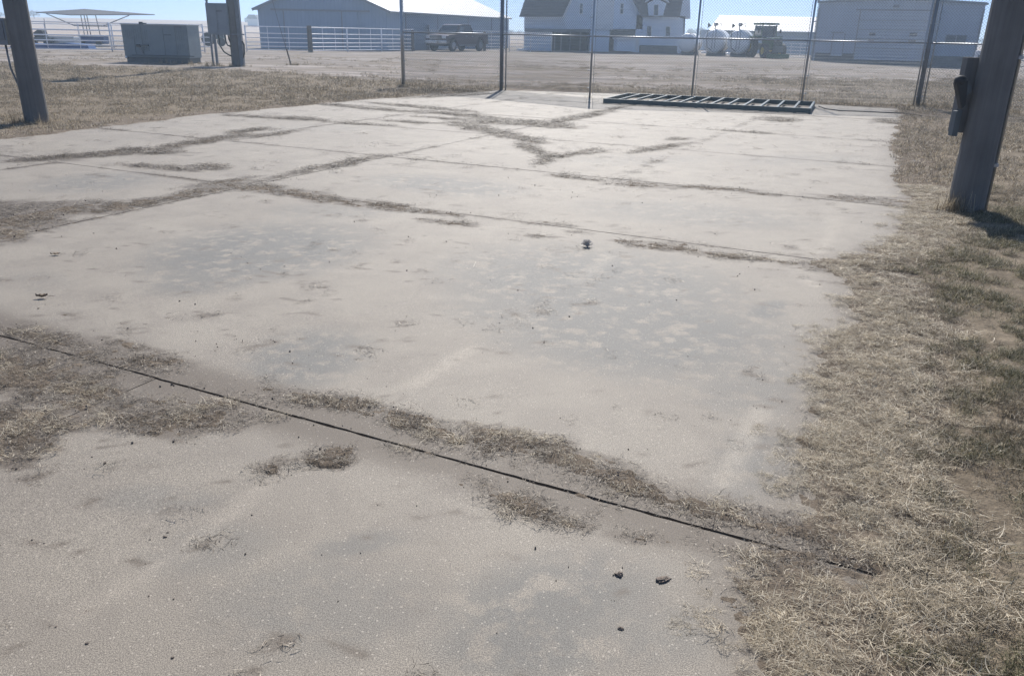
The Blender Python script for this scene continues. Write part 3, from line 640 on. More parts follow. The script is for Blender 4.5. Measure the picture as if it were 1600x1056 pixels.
for (xa,xb) in ((-1.5,-1.0),(-.98,-.62),(-.58,.42),(.46,1.0),(1.02,1.52)):
    MB().box(((xa+xb)/2,-.012,.36+Hc/2-.04),(xb-xa-.02,.028,Hc-.2)).build('side_panel',MT['cab'],tc,bevel=.006)
for x0,n in ((-1.42,8),(-.58,3),(1.06,4)):
    for k in range(n):
        for zz,hh in (((1.50,.52),(.85,.40)) if x0!=-1.42 else ((1.52,.50),)):
            MB().box((x0+k*.105,-.035,zz),(.035,.02,hh)).build('louvre',MT['cab'],tc)
MB().box((-.55,-.06,.95),(.42,.1,.08)).build('latch_bar',MT['cabdark'],tc)
MB().box((-.80,-.10,.93),(.18,.12,.12)).build('padlock',MT['black'],tc,bevel=.02)
MB().prism([(-.86,.9),(-.74,.9),(-.62,.5),(-.68,.5)],-.07,-.05).build('warning_tag',MT['galvdark'],tc)
MB().box((.62,-.035,1.52),(.34,.01,.05)).build('name_plate',MT['cabdark'],tc)
MB().box((1.15,-.045,1.95),(.34,.03,.07)).build('handle',MT['galvdark'],tc)
MB().box((.3,-.05,.42),(3.0,.05,.05)).build('sill_rail',MT['cabdark'],tc)
uv_ball((-1.48,-.08,.3),.06,.05,.07).build('white_lamp',MT['ceramic'],tc,smooth=True)
# ---- guy wire
gA=G(455,102); pT=AT(424,-4,gA[1]); tg=thing('guy_wire','taut guy wire with a rusty guard anchored in a weedy tuft','guy wire',(gA[0],gA[1],0))
dv=Vector((pT[0]-gA[0],0,pT[2])); 
MB().tube([(0,0,-.1),dv*1.0,dv*3],.012,6).build('wire',MT['galvdark'],tg)
MB().tube([(0,0,-.05),dv*.24],.032,8).build('wire_guard',MT['bark'],tg)
# ---- chain link fence
P=[np.array(q) for q in ((-3.6,26.45),(-.47,24.7),(1.95,22.35),(4.65,22.2),(7.5,21.95),(10.42,21.65),(12.35,20.0),(15.2,17.6))]
tf=thing('chain_link_fence','tall galvanised chain link fence along the far end of the slab','fence')
FH=3.05
def rel(p,z): return (p[0],p[1],z)
for i,p in enumerate(P):
    rr=.052 if i in (0,1,5) else .028; z0=gz(*p)-.1
    q=MB().tube([rel(p,z0),rel(p,FH)],rr,12).build('post',MT['galvdark' if i in(1,5) else 'galv'],tf,smooth=True)
    uv_ball((p[0],p[1],FH+.02),rr*1.1,rr*1.1,.04,10,5).build('post_cap',MT['galv'],q,smooth=True)
for i,dx in ((1,.13),(5,.13),(5,-.12)):
    p=P[i]+np.array([dx if i==1 else dx,-.02]); MB().tube([rel(p,gz(*p)+.05),rel(p,FH)],.019,8).build('gate_stile',MT['galv'],tf,smooth=True)
for i in range(len(P)-1):
    a,b=P[i],P[i+1]; d=(b-a)/np.linalg.norm(b-a)
    for zz,rr in ((1.545,.019),(FH-.01,.02)):
        MB().tube([rel(a,zz),rel(b,zz)],rr,8).build('rail',MT['galv'],tf,smooth=True)
    # tension bands at the bigger posts
    if i in (0,1,4,5):
        for zz in (.25,.7,1.15,2.0,2.5):
            for e_,sg in ((a,1),(b,-1)):
                c=e_+d*sg*.05; MB().box((c[0],c[1],zz),(.09,.05,.02),math.atan2(d[1],d[0])).build('tension_band',MT['galv'],tf)
    MB().tube([rel(a+d*.075,.1),rel(a+d*.075,FH-.05)],.006,5).build('tension_bar',MT['galv'],tf)
    L=float(np.linalg.norm(b-a))-.12; a2=a+d*.06; p_=.074; nw=int(L/p_); nz=int((FH-.10)/(p_/1)); hz=(FH-.06)/nz/1
    # zigzag wires: each goes up in steps, interlocking with its neighbour
    k=np.arange(nz*2+1); z=.05+k*(FH-.08)/(nz*2); r=.0078
    Vs=[];Fs=[];base=0; nrm=np.array([-d[1],d[0]])
    for w_i in range(nw+1):
        s=w_i*p_+np.where((k+0)%2==0,0.,p_)*1.0; s=np.clip(s,0,L)
        off=.003*np.where(k%2==0,1,-1)
        cx=a2[0]+d[0]*s+nrm[0]*off; cy=a2[1]+d[1]*s+nrm[1]*off
        ring=[]
        for ang in (0,2.094,4.189):
            ring.append(np.stack([cx+d[0]*r*math.cos(ang)+nrm[0]*r*math.sin(ang),cy+d[1]*r*math.cos(ang)+nrm[1]*r*math.sin(ang),z+0*s],-1))
        V_=np.stack(ring,1).reshape(-1,3); n_=len(k); idx=np.arange(n_-1)[:,None]*3
        for q in range(3):
            Fs.append(np.concatenate([base+idx+q,base+idx+(q+1)%3,base+idx+3+(q+1)%3,base+idx+3+q],1))
        Vs.append(V_); base+=len(V_)
    o=link('chain_link_mesh',npmesh('chain_link_mesh',np.concatenate(Vs),np.concatenate(Fs)),MT['wire'],tf); o['kind']='stuff'
# ---- green steel gate frame lying on the slab
a=G(942,162)[:2]; b=G(1266,178.5)[:2]; d=(b-a)/np.linalg.norm(b-a); ang=math.atan2(d[1],d[0]); LG=float(np.linalg.norm(b-a)); WG=2.35
tgf=thing('steel_gate_frame','dark green steel gate frame with many rungs lying flat on the concrete','gate',(a[0],a[1],.0),ang)
for yy in (.03,WG-.03):
    q=MB(); q.box((LG/2,yy,.065),(LG,.05,.11)); q.build('long_rail',MT['green'],tgf,bevel=.005)
for xx in (.03,LG-.03): MB().box((xx,WG/2,.065),(.05,WG-.12,.11)).build('end_rail',MT['green'],tgf,bevel=.005)
for k in range(1,13):
    MB().box((LG*k/13,WG/2,.09),(.052,WG-.12,.05)).build('rung',MT['green'],tgf,bevel=.006)
ca=G(1280,166); pts=[(G(x,y)[0],G(x,y)[1],.012) for x,y in ((1279,167),(1290,171),(1312,174),(1345,175),(1385,177),(1410,178),(1440,182))]
tag(MB().tube(pts,.012,6).build('cable',MT['black'],smooth=True),'thin dark cable lying across the concrete beyond the green gate frame','cable')
# ---- pipe fences
def pipe_fence(label,pts,Y0,zs,every,heavy=(),mat='whitepipe',top=1.6,r=.034):
    t=thing('pipe_fence',label,'fence')
    pts=[np.array(p,float) for p in pts]
    for i in range(len(pts)-1):
        a,b=pts[i],pts[i+1]; L=float(np.linalg.norm(b-a)); n=max(1,int(round(L/every))); zb0,zb1=gz(*a),gz(*b)
        for k in range(n):
            p=a+(b-a)*k/n; q=a+(b-a)*(k+1)/n; za,zq=gz(*p),gz(*q)
            for z in zs: MB().tube([(p[0],p[1],za+z),(q[0],q[1],zq+z)],r,6,cap=False).build('rail',MT[mat],t,smooth=True)
            MB().tube([(p[0],p[1],za-.1),(p[0],p[1],za+top+.06)],.05,8).build('post',MT[mat],t,smooth=True)
            for f_ in (.35,.68):
                m_=p+(q-p)*f_; MB().tube([(m_[0],m_[1]-.04,gz(*m_)+zs[0]),(m_[0],m_[1]-.04,gz(*m_)+zs[-1])],.02,6,cap=False).build('brace',MT[mat],t)
        if i==len(pts)-2:
            MB().tube([(b[0],b[1],gz(*b)-.1),(b[0],b[1],gz(*b)+top+.06)],.05,8).build('post',MT[mat],t,smooth=True)
    return t
def gp(x,y): return tuple(G(x,y)[:2])
Z6=(.12,.36,.62,.92,1.22,1.66)
pipe_fence('long white pipe rail fence behind the timber pole and the machine cabinet',[(-36,50),(AT(318,60,55)[0],55.)],50,Z6,5.2,top=1.66)
pipe_fence('second white pipe rail fence running behind the first one under the canopy',[(-42,58),(AT(330,60,62)[0],62.)],58,(.2,.5,.85,1.2,1.55),6.0,top=1.55,r=.028)
pipe_fence('white pipe rail fence in front of the hall, from utility pole to pickup',[(AT(384,60,60)[0],60.),(AT(483,60,60.5)[0],60.5),(AT(645,60,70)[0],70.)],60,Z6,3.4,top=1.66)
pipe_fence('white pipe rail fence running behind the maroon pickup truck',[(AT(650,60,76)[0],76.),(AT(790,60,77)[0],77.)],76,Z6,3.4,top=1.66)
pipe_fence('white livestock panels in front of the gambrel barn',[(AT(796,60,76)[0],76.),(AT(862,60,77)[0],77.)],76,(.1,.4,.7,1.0,1.3,1.6),1.9,top=1.6,r=.028)
pipe_fence('white pipe gate between the green tractor and the grey metal shed',[(AT(1221,70,74)[0],74.),(AT(1266,70,73)[0],73.)],74,(.15,.42,.7,.98,1.26),3.,top=1.3)
pipe_fence('pipe rail fence beyond the grey metal shed at the edge of the field',[(AT(1545,90,62)[0],62.),(AT(1680,90,60)[0],60.)],62,(.3,.7,1.1,1.5),3.,top=1.5,mat='galvdark')
def tpost(x,Y,label,w=.3,h=1.75):
    p=AT(x,60,Y); z=gz(p[0],Y); o=MB().tube([(0,0,-.2),(0,0,h*.5),(0,0,h)],[w/2,w/2*.97,w/2*.93],10).build('timber_post',MT['post'],loc=(p[0],Y,z)); tag(o,label,'post','timber posts set in the pipe fences'); return o
tpost(484,60.3,'thick dark timber post in the white pipe fence in front of the hall',.36,1.78)
tpost(645,69.8,'dark timber post just beyond the front bumper of the pickup',.26,1.6)
tpost(757,76.6,'dark timber post just beyond the tailgate of the pickup',.26,1.6)
# ---- shade canopy and gear behind the left fence
Yk=66.; cx,cz,_,_=PX(136,44,137,45,Yk); s=1337/Yk
tk=thing('shade_canopy','wide flat grey canopy on thin poles standing beyond the white fence','canopy',(cx,Yk,gz(cx,Yk)))
Wk=95/s*1.0; zt=lambda y:AT(136,y,Yk)[2]-gz(cx,Yk)
ztop,zed,zlow=zt(14.5),zt(20.5),zt(24.5)
vs=[(0,0,ztop),(-Wk,1.6,zed),(0,-2.2,zlow),(Wk,1.6,zed),(0,3.2,zed+.1)]
m=MB(); m.add(vs+[(v[0],v[1],v[2]-.05) for v in vs],[(0,1,2),(0,2,3),(0,3,4),(0,4,1),(5,7,6),(5,8,7),(5,9,8),(5,6,9),(1,2,7,6),(2,3,8,7),(3,4,9,8),(4,1,6,9)]); m.build('canopy_cloth',MT['canvas'],tk)
for x in (-.4,-.12,.1,.85): MB().tube([(x*1.,.2,.4),(x*.9-.1,.2,zlow+.3)],.035,6).build('pole',MT['galvdark'],tk)
for sx in (-1,1): MB().tube([(sx*(3.2),.4,zed-.12),(sx*1.1,.2,1.45)],.035,6).build('brace',MT['galvdark'],tk)
MB().box((.2,.2,1.45),(2.2,.9,.08)).build('platform',MT['galvdark'],tk)
MB().box((.3,.2,.45),(1.9,.9,.6)).build('blue_tank',MT['blue'],tk,bevel=.08)
MB().box((.3,-.28,.72),(2.0,.05,.08)).build('tank_rim',MT['whitetrim'],tk)
for x in (-.4,.9): MB().tube([(x,-.3,.22),(x,-.45,.22)],.22,14).build('wheel',MT['black'],tk)
x,z,_,_=PX(60,60,61,61,60.); tq=thing('utility_cart','low dark utility cart with a raised black seat behind the white fence','cart',(x,60.5,gz(x,60)))
MB().box((0,0,.5),(1.5,.8,.3)).build('bed',MT['cabdark'],tq,bevel=.05); MB().prism([(-.4,.65),(.3,.65),(.2,1.12),(-.1,1.15),(-.45,.95)],-.3,.3).build('seat',MT['black'],tq,bevel=.04)
MB().tube([(.3,0,.6),(.34,0,1.9)],.02,6).build('whip',MT['black'],tq)
for x in (-.5,.5): MB().tube([(x,-.42,.28),(x,-.30,.28)],.28,14).build('wheel',MT['black'],tq)
x,z,_,_=PX(84,60,85,61,60.); tq=thing('water_tub','pale low rectangular water tub behind the white fence beside the cart','tub',(x,61,gz(x,61)))
MB().box((0,0,.45),(2.2,.9,.5)).build('tub_body',MT['galv'],tq,bevel=.05); MB().box((0,-.47,.72),(2.3,.06,.06)).build('rim',MT['whitetrim'],tq)
x,z,_,_=PX(80,70,81,71,58.); tq=tag(MB().prism([(-2.6,0),(2.8,0),(2.7,.28),(1.2,.36),(-.4,.26),(-2.4,.33)],-.5,.5).build('blue_tarpaulin',MT['blue'],loc=(x,58,gz(x,58))),'flat blue tarpaulin bundle on the ground below the white fence','tarpaulin')
x,z,_,_=PX(323,62,324,63,72.); tq=thing('garden_tractor','small dark tractor parked between the cabinet and the electrical box','tractor',(x,74,gz(x,74)))
MB().box((.3,0,.75),(1.1,.7,.4)).build('hood',MT['cabdark'],tq,bevel=.06); MB().box((-.45,0,.8),(.5,.6,.5)).build('seat',MT['black'],tq,bevel=.06); MB().tube([(.5,0,.9),(.5,0,1.5)],.04,6).build('exhaust',MT['black'],tq)
for x,r_ in ((-.5,.55),(.65,.35)): MB().tube([(x,-.5,r_),(x,-.3,r_)],r_,16).build('wheel',MT['black'],tq)
# ---- metal hall with the big gable
YA=70.; YB=93.
xL,zE,_,_=PX(402,15,403,16,YA); xR=AT(604,18,YA)[0]; zEl=AT(402,15,YA)[2]; zEr=AT(604,18,YA)[2]; zE=(zEl+zEr)/2; xF=AT(795,31,YB)[0]; zF=AT(795,31,YB)[2]
th_=thing('metal_hall','big blue grey metal hall with low gable and pale roof behind the pipe fence','building')
wx=xR-xL; xm=(xL+xR)/2; za=zE+wx/2*.415; dvx=(xF-xR)/(YB-YA)
def sh(p,Y): return p+dvx*(Y-YA)
bz=-.6
m=MB(); f_=[(xL,bz),(xR,bz),(xR,zE),(xm,za),(xL,zE)]
vs=[(p[0],YA,p[1]) for p in f_]+[(sh(p[0],YB),YB,p[1]) for p in f_]
MB().add(vs,[(0,1,2,3,4),(9,8,7,6,5),(0,5,6,1),(0,4,9,5)]).build('gable_wall',MT['barnmetal'],th_)
MB().add([vs[1],vs[6],vs[7],vs[2]],[(0,1,2,3)]).build('side_wall',MT['barnmetaly'],th_)
ov=.35
for sg,xe in ((-1,xL),(1,xR)):
    e=Vector((xe+sg*ov,YA-ov,zE-ov*.415+.06)); rdg=Vector((xm,YA-ov,za+.06)); e2=Vector((sh(xe,YB)+sg*ov,YB+ov,e.z)); r2=Vector((sh(xm,YB),YB+ov,za+.06))
    up=Vector((0,0,.12)); MB().add([e,rdg,r2,e2,e+up,rdg+up,r2+up,e2+up],[(0,1,2,3),(4,7,6,5),(0,4,5,1),(1,5,6,2),(2,6,7,3),(3,7,4,0)]).build('roof',MT['roofmetal'],th_)
    MB().bar(e+Vector((0,-.04,.02)),rdg+Vector((0,-.04,.02)),.05,.2).build('rake_trim',MT['grey'+'trim'],th_)
x,z,w_,h_=PX(445,20,560,76,YA); MB().box((x,YA-.06,z),(w_,.08,h_)).build('sliding_door',MT['barnmetal'],th_,bevel=.02)
MB().box((x,YA-.14,z+h_/2+.05),(w_+2.,.1,.14)).build('door_track',MT['greytrim'],th_)
for xx in (445,535): 
    q=PX(xx,22,xx+1,76,YA); MB().box((q[0],YA-.13,z),(.08,.05,h_)).build('door_trim',MT['greytrim'],th_)
for fr in (.12,.35,.6,.82):   # side wall corner trims and a walk door
    yy=YA+(YB-YA)*fr; xx=sh(xR,yy); MB().box((xx+.02,yy,(zE+bz)/2),(.06,.12,zE-bz)).build('wall_seam',MT['greytrim'],th_)
yy=YA+(YB-YA)*.28; MB().box((sh(xR,yy)+.04,yy,1.0),(.08,1.1,2.1)).build('walk_door',MT['greytrim'],th_)
# ---- gambrel barn with farmhouse wing
YM=84.; tm=thing('gambrel_barn','large white gambrel barn with dark roofs, dormer and open dark lower bays','barn')
def MR(x0,y0,x1,y1,Y,dep,name,mat,par=None,bev=0,sink=0):
    x,z,w_,h_=PX(x0,y0,x1,y1,Y); return MB().box((x,Y+dep/2,z-sink/2),(w_,dep,h_+sink)).build(name,MT[mat],par or tm,bevel=bev)
def mpoly(pp,Y,dep,name,mat,par=None):
    c=[AT(x,y,Y) for x,y in pp]; return MB().prism([(p[0],p[2]) for p in c],Y,Y+dep).build(name,MT[mat],par or tm)
MR(820,27,884,45,YM,9,'left_wall','white'); MR(820,45,862,80,YM+.05,9,'left_lower_wall','white',sink=.3)
mpoly([(811,27),(820,0),(834,-36),(900,-36),(893,0),(881,27)],YM-.5,.35,'lower_roof','shingle')
mpoly([(881,28),(894,0),(909,-38),(947,-62),(985,-38),(989,0),(1004,28),(1004,46),(884,46)],YM-.9,10,'gable_wall','white')
for pp in ([(880,28),(893,0),(908,-39)],[(908,-39),(947,-64)],[(947,-64),(986,-39)],[(986,-39),(990,0),(1005,28)]):
    for q in range(len(pp)-1):
        a=AT(*pp[q],YM-1.05); b=AT(*pp[q+1],YM-1.05); MB().bar(a,b,.3,.18).build('rake_trim',MT['whitetrim'],tm)
o=MR(925,2,959,45,YM-.98,.1,'hay_door','whitetrim',bev=.02)
for x0 in (905.5,969):
    o=MR(x0,6,x0+5.5,22,YM-.96,.1,'window','whitetrim'); MR(x0+1,7,x0+4.5,21,YM-.99,.05,'pane','glass',o); MR(x0+1,13.7,x0+4.5,14.6,YM-1.02,.05,'sash_bar','whitetrim',o)
# lower level: bays either side of a white door bay, their shade put in as dark sheets
MR(884,46,924,50,YM-.6,1,'loft_shadow','greytrim'); MR(862,50,924,82,YM+3,.3,'bay_shade','dark'); MR(820,45.5,884,50,YM-.35,.5,'loft_shadow','greytrim')  # grey strips along the top are the shadow under the loft, built as boxes
MR(922,46,952,80,YM-.8,4,'white_door','white',sink=.3); MR(952,46,994,80,YM+2.5,.3,'bay_shade','dark',sink=.3); MR(952,46,994,56,YM-.7,.3,'bay_top_shade','cabdark')  # dark sheet and the strip above it paint the shade of the right bay
for x0 in (866,876,890,906): MR(x0,50,x0+1.6,80,YM-.1,.25,'bay_post','greytrim',sink=.3)
MR(993,27,1068,80,YM-.9,9,'house_wall','white',sink=.4)
mpoly([(989,0),(1003,27),(1062,27),(1067,0),(1072,-36),(986,-36)],YM-1.4,.35,'upper_roof','shingle')
mpoly([(1066,0),(1061,27),(1068,30),(1072,28),(1079,30),(1078,0),(1076,-36),(1071,-36)],YM-.9,3,'end_gable','white')
mpoly([(1066.5,82),(1068,28),(1071,28),(1069,82)],YM-.9,6,'end_wall','white')
mpoly([(1014,25),(1012,6),(1026,-2),(1041,6),(1036,25)],YM-1.7,2,'dormer_wall','white')
mpoly([(1008,5),(1026,-6),(1046,5),(1044,1),(1026,-11),(1010,1)],YM-1.9,2.4,'dormer_roof','whitetrim')
def win(x0,y0,x1,y1,Y):
    o=MR(x0,y0,x1,y1,Y,.1,'window','whitetrim'); ym=(y0+y1)/2
    MR(x0+.7,y0+.8,x1-.7,ym-.4,Y-.03,.05,'pane','glass',o); MR(x0+.7,ym+.4,x1-.7,y1-.8,Y-.03,.05,'pane','glass',o); MR(x0-.5,y1,x1+.5,y1+1,Y-.08,.2,'sill','whitetrim',o)
win(1021.5,8,1029,25,YM-1.78); win(1010.5,41,1018,57,YM-.98); win(1040,42,1047.5,57,YM-.98)
MR(1000,72,1058,81,YM-1.3,.4,'stone_base','stonebase',sink=.4)
MR(964.5,61,993,80,YM-6,3,'lean_box','white') .name='feed_bunk'
bpy.data.objects['feed_bunk'].parent=None; tag(bpy.data.objects['feed_bunk'],'low white shed box with a pale sloping lid in front of the gambrel barn','shed')
MR(963,59.5,999,62,YM-6.2,3.4,'lid','whitetrim',bpy.data.objects['feed_bunk'])
MR(994,62,998,80,YM-6,.3,'corner_post','whitetrim',bpy.data.objects['feed_bunk'])
# ---- long shed with the bright roof
YW=104.; tw=thing('long_shed','long low shed with a bright white metal roof behind the tanks and tractor','building')
x,z,w_,h_=PX(1110,50,1290,90,YW); MB().box((x,YW+3,z-.3),(w_,6,h_+.6)).build('wall',MT['barnmetal'],tw)
a=AT(1108,50.5,YW-.4); b=AT(1296,51.5,YW-.4); c=AT(1296,28,YW+6); d=AT(1124,28,YW+6)
zA=(a[2]+b[2])/2; zC=(c[2]+d[2])/2
MB().add([(a[0],a[1],zA),(b[0],b[1],zA),(c[0],c[1],zC),(d[0],d[1],zC),(a[0],a[1],zA+.15),(b[0],b[1],zA+.15),(c[0],c[1],zC+.15),(d[0],d[1],zC+.15),],[(0,1,2,3),(4,7,6,5),(0,4,5,1),(1,5,6,2),(2,6,7,3),(3,7,4,0)]).build('roof',MT['whiteroof'],tw)
MB().box(((a[0]+b[0])/2,a[1]-.05,zA+.02),(b[0]-a[0],.1,.16)).build('gutter',MT['greytrim'],tw)
# ---- grey metal shed on the right
YR=68.; ts=thing('metal_shed','grey metal shed with a large overhead door and a dark window, low pitched roof','building',(AT(1400,60,YR)[0],YR,0),R_(-20)); ox=AT(1400,60,YR)[0]
_dr=np.array([math.cos(R_(-20)),math.sin(R_(-20))]); _nr=np.array([-_dr[1],_dr[0]])
def PL(x,y):
    d=ray(x,y); t_=(_nr@np.array([ox,YR]))/(_nr@d[:2]); p=np.array([0,0,EYE])+d*t_; return (p[:2]-np.array([ox,YR]))@_dr, p[2]
def SR(x0,y0,x1,y1,dy,dep,name,mat,par=None,bev=0,sink=0):
    xm_,ym_=(x0+x1)/2,(y0+y1)/2; xa_=PL(x0,ym_)[0]; xb_=PL(x1,ym_)[0]; za_=PL(xm_,y1)[1]; zb_=PL(xm_,y0)[1]
    return MB().box(((xa_+xb_)/2,dy+dep/2,(za_+zb_)/2-sink/2),(xb_-xa_,dep,zb_-za_+sink)).build(name,MT[mat],par or ts,bevel=bev)
pl=[PL(x,y) for x,y in ((1270,96),(1277,5),(1400,0.5),(1538,8),(1522,106))]; xl=(pl[0][0]+pl[1][0])/2; xr=(pl[3][0]+pl[4][0])/2
pl=[(xl,-.6),(xl,pl[1][1]),((xl+xr)/2,pl[2][1]+.05),(xr,pl[3][1]),(xr,-.8)]
MB().prism(pl,0,14).build('wall',MT['rightmetal'],ts)
for i in (1,2):
    MB().bar((pl[i][0]+(-.15 if i==1 else 0),-.08,pl[i][1]+.06),(pl[i+1][0]+(.15 if i==2 else 0),-.08,pl[i+1][1]+.06),.16,.16).build('rake_trim',MT['greytrim'],ts)
    a_,b_=pl[i],pl[i+1]; MB().add([(a_[0],-.1,a_[1]+.1),(b_[0],-.1,b_[1]+.1),(b_[0],14.1,b_[1]+.1),(a_[0],14.1,a_[1]+.1),(a_[0],-.1,a_[1]+.18),(b_[0],-.1,b_[1]+.18),(b_[0],14.1,b_[1]+.18),(a_[0],14.1,a_[1]+.18)],[(0,1,2,3),(4,7,6,5),(0,4,5,1),(1,5,6,2),(2,6,7,3),(3,7,4,0)]).build('roof',MT['roofmetal'],ts)
for q in (xl+.06,xr-.06): MB().box((q,-.04,1.6),(.14,.08,4.6)).build('corner_trim',MT['greytrim'],ts)
do=SR(1340,18,1462,91,-.07,.1,'overhead_door','rightmetal',sink=.2)
dz0,dz1=PL(1400,18)[1],PL(1400,91)[1]; dw=PL(1462,55)[0]-PL(1340,55)[0]; dx=(PL(1462,55)[0]+PL(1340,55)[0])/2+ox
for k in range(1,5): MB().box((dx-ox,-.10,dz1+(dz0-dz1)*k/5),(dw,.05,.035)).build('panel_joint',MT['greytrim'],do)
for x0 in (1338,1463): SR(x0,17,x0+1.6,92,-.12,.12,'door_jamb','greytrim')
SR(1338,15.5,1464,17.5,-.12,.12,'door_head','greytrim')
for (x0,y0,x1,y1) in ((1358,51.5,1368,56),(1356,62,1366,66),(1421,51.5,1433,57),(1419,63,1431,67)):
    o=SR(x0,y0,x1,y1,-.14,.06,'door_window','greytrim',do)
    o2=SR(x0+.6,y0+.6,x1-.6,y1-.6,-.165,.03,'window_pane','glass',do)
o=SR(1300,52,1317.5,88,-.08,.1,'walk_door','rightmetal'); SR(1299,50.5,1318.5,52.5,-.1,.1,'door_trim','greytrim'); SR(1299,52.5,1300.4,88,-.1,.1,'door_trim','greytrim'); SR(1317.4,52.5,1318.6,88,-.1,.1,'door_trim','greytrim')
SR(1314,70,1315.6,71.6,-.12,.06,'handle','galv',o)
o=SR(1477,55,1510,69,-.08,.1,'window','greytrim'); SR(1478.3,56,1492.8,68,-.11,.05,'pane','glass',o); SR(1494,56,1508.7,68,-.11,.05,'pane','glass',o)
o=SR(1396,8,1405,12.5,-.35,.35,'wall_lamp','greytrim',bev=.03)
SR(1272,86,1522,104,-.04,.06,'base_flashing','stonebase',sink=.2)
# small pale pedestal by the pole
x,z,w_,h_=PX(1526,65,1536,96,40.); tp=thing('white_pedestal','short white utility pedestal standing just left of the near timber pole','pedestal',(x,40,gz(x,40))); MB().box((0,0,.6),(w_,.25,1.4)).build('body',MT['whitetrim'],tp,bevel=.02); MB().box((0,-.13,1.05),(w_*.7,.02,.12)).build('cover_plate',MT['galvdark'],tp)
# ---- three tanks with pumps
def tank(x,y,r,Y,label,pump):
    p=AT(x,y,Y); z=gz(p[0],Y); t=thing('fuel_tank',label,'tank',(p[0],Y,z),R_(-24),'white fuel tanks by the tractor'); L=3.4; zc=r+.22
    m=MB(); ds=((0,.02),(.05,.55),(.12,.8),(.22,.94),(.36,1),(L-.36,1),(L-.22,.94),(L-.12,.8),(L-.05,.55),(L,.02)); m.tube([(0,d_[0]-.2,zc) for d_ in ds],[r*d_[1] for d_ in ds],28); m.build('shell',MT['tank'],t,smooth=True)
    for yy in (.5,L-.9):
        m=MB(); m.prism([(-r*.7,0),(r*.7,0),(r*.62,.42),(0,.28),(-r*.62,.42)],yy-.06,yy+.06); m.build('cradle',MT['cabdark'],t)
        m=MB(); m.tube([(r*1.01*math.cos(a_*math.pi/14),yy,zc+r*1.01*math.sin(a_*math.pi/14)) for a_ in range(0,29)],.025,5); m.build('band',MT['galvdark'],t)
    if pump:
        MB().tube([(-.1,.45,zc+r-.03),(-.1,.45,zc+r+.38)],.05,8).build('riser',MT['galvdark'],t)
        q=MB().box((-.05,.4,zc+r+.42),(.3,.25,.26)).build('pump',MT['cabdark'],t,bevel=.03)
        MB().box((-.05,.26,zc+r+.44),(.16,.04,.14)).build('meter_dial',MT['whitetrim'],q)
        MB().tube([(.1,.4,zc+r+.42),(.42,.35,zc+r+.5),(.44,.3,zc+r+.2)],.03,6).build('nozzle',MT['black'],t)
        MB().prism([(-.75,zc+r+.1),(-.45,zc+r+.3),(-.72,zc+r+.55)],.35,.42).build('bracket',MT['cabdark'],t)
        MB().tube([(-.6,-.05,zc+r-.1),(-.62,-.25,zc+.3),(-.5,-.3,zc-.5),(-.1,-.28,zc-.75)],.025,6).build('hose',MT['black'],t,smooth=True)
        MB().tube([(-.1,-.22,zc+r),(-.1,-.3,zc-.6)],.02,6).build('ladder_rail',MT['galvdark'],t); MB().tube([(.15,-.22,zc+r),(.15,-.3,zc-.6)],.02,6).build('ladder_rail',MT['galvdark'],t)
    return t
tank(1072,80,.80,76.,'smallest white tank, half hidden behind the corner of the barn, no pump on top',False)
tank(1114,80,.98,75.,'middle white tank of the three, pump and hose on top',True)
tank(1152,80,.98,73.5,'white tank next to the green tractor, pump on top',True)
for (x,y,s_,lb) in ((814,79,.5,'white plastic bag lying on the gravel near the livestock panels'),(1098,83,.28,'small white rag on the ground under the middle tank'),(1135,85,.3,'white rag on the ground beside the tank nearest the tractor'),(1331,89,.4,'white plastic sheet scrap on the ground in front of the grey metal shed')):
    p=G(x,y); m=uv_ball((0,0,.05),s_*.9,s_*.5,.12,12,6); o=m.build('plastic_scrap',MT['plastic'],smooth=True,loc=(p[0],p[1]-.5,gz(p[0],p[1])))
    for v_ in o.data.vertices: v_.co*=1+.35*math.sin(v_.co.x*17+v_.co.y*23)
    tag(o,lb,'litter')
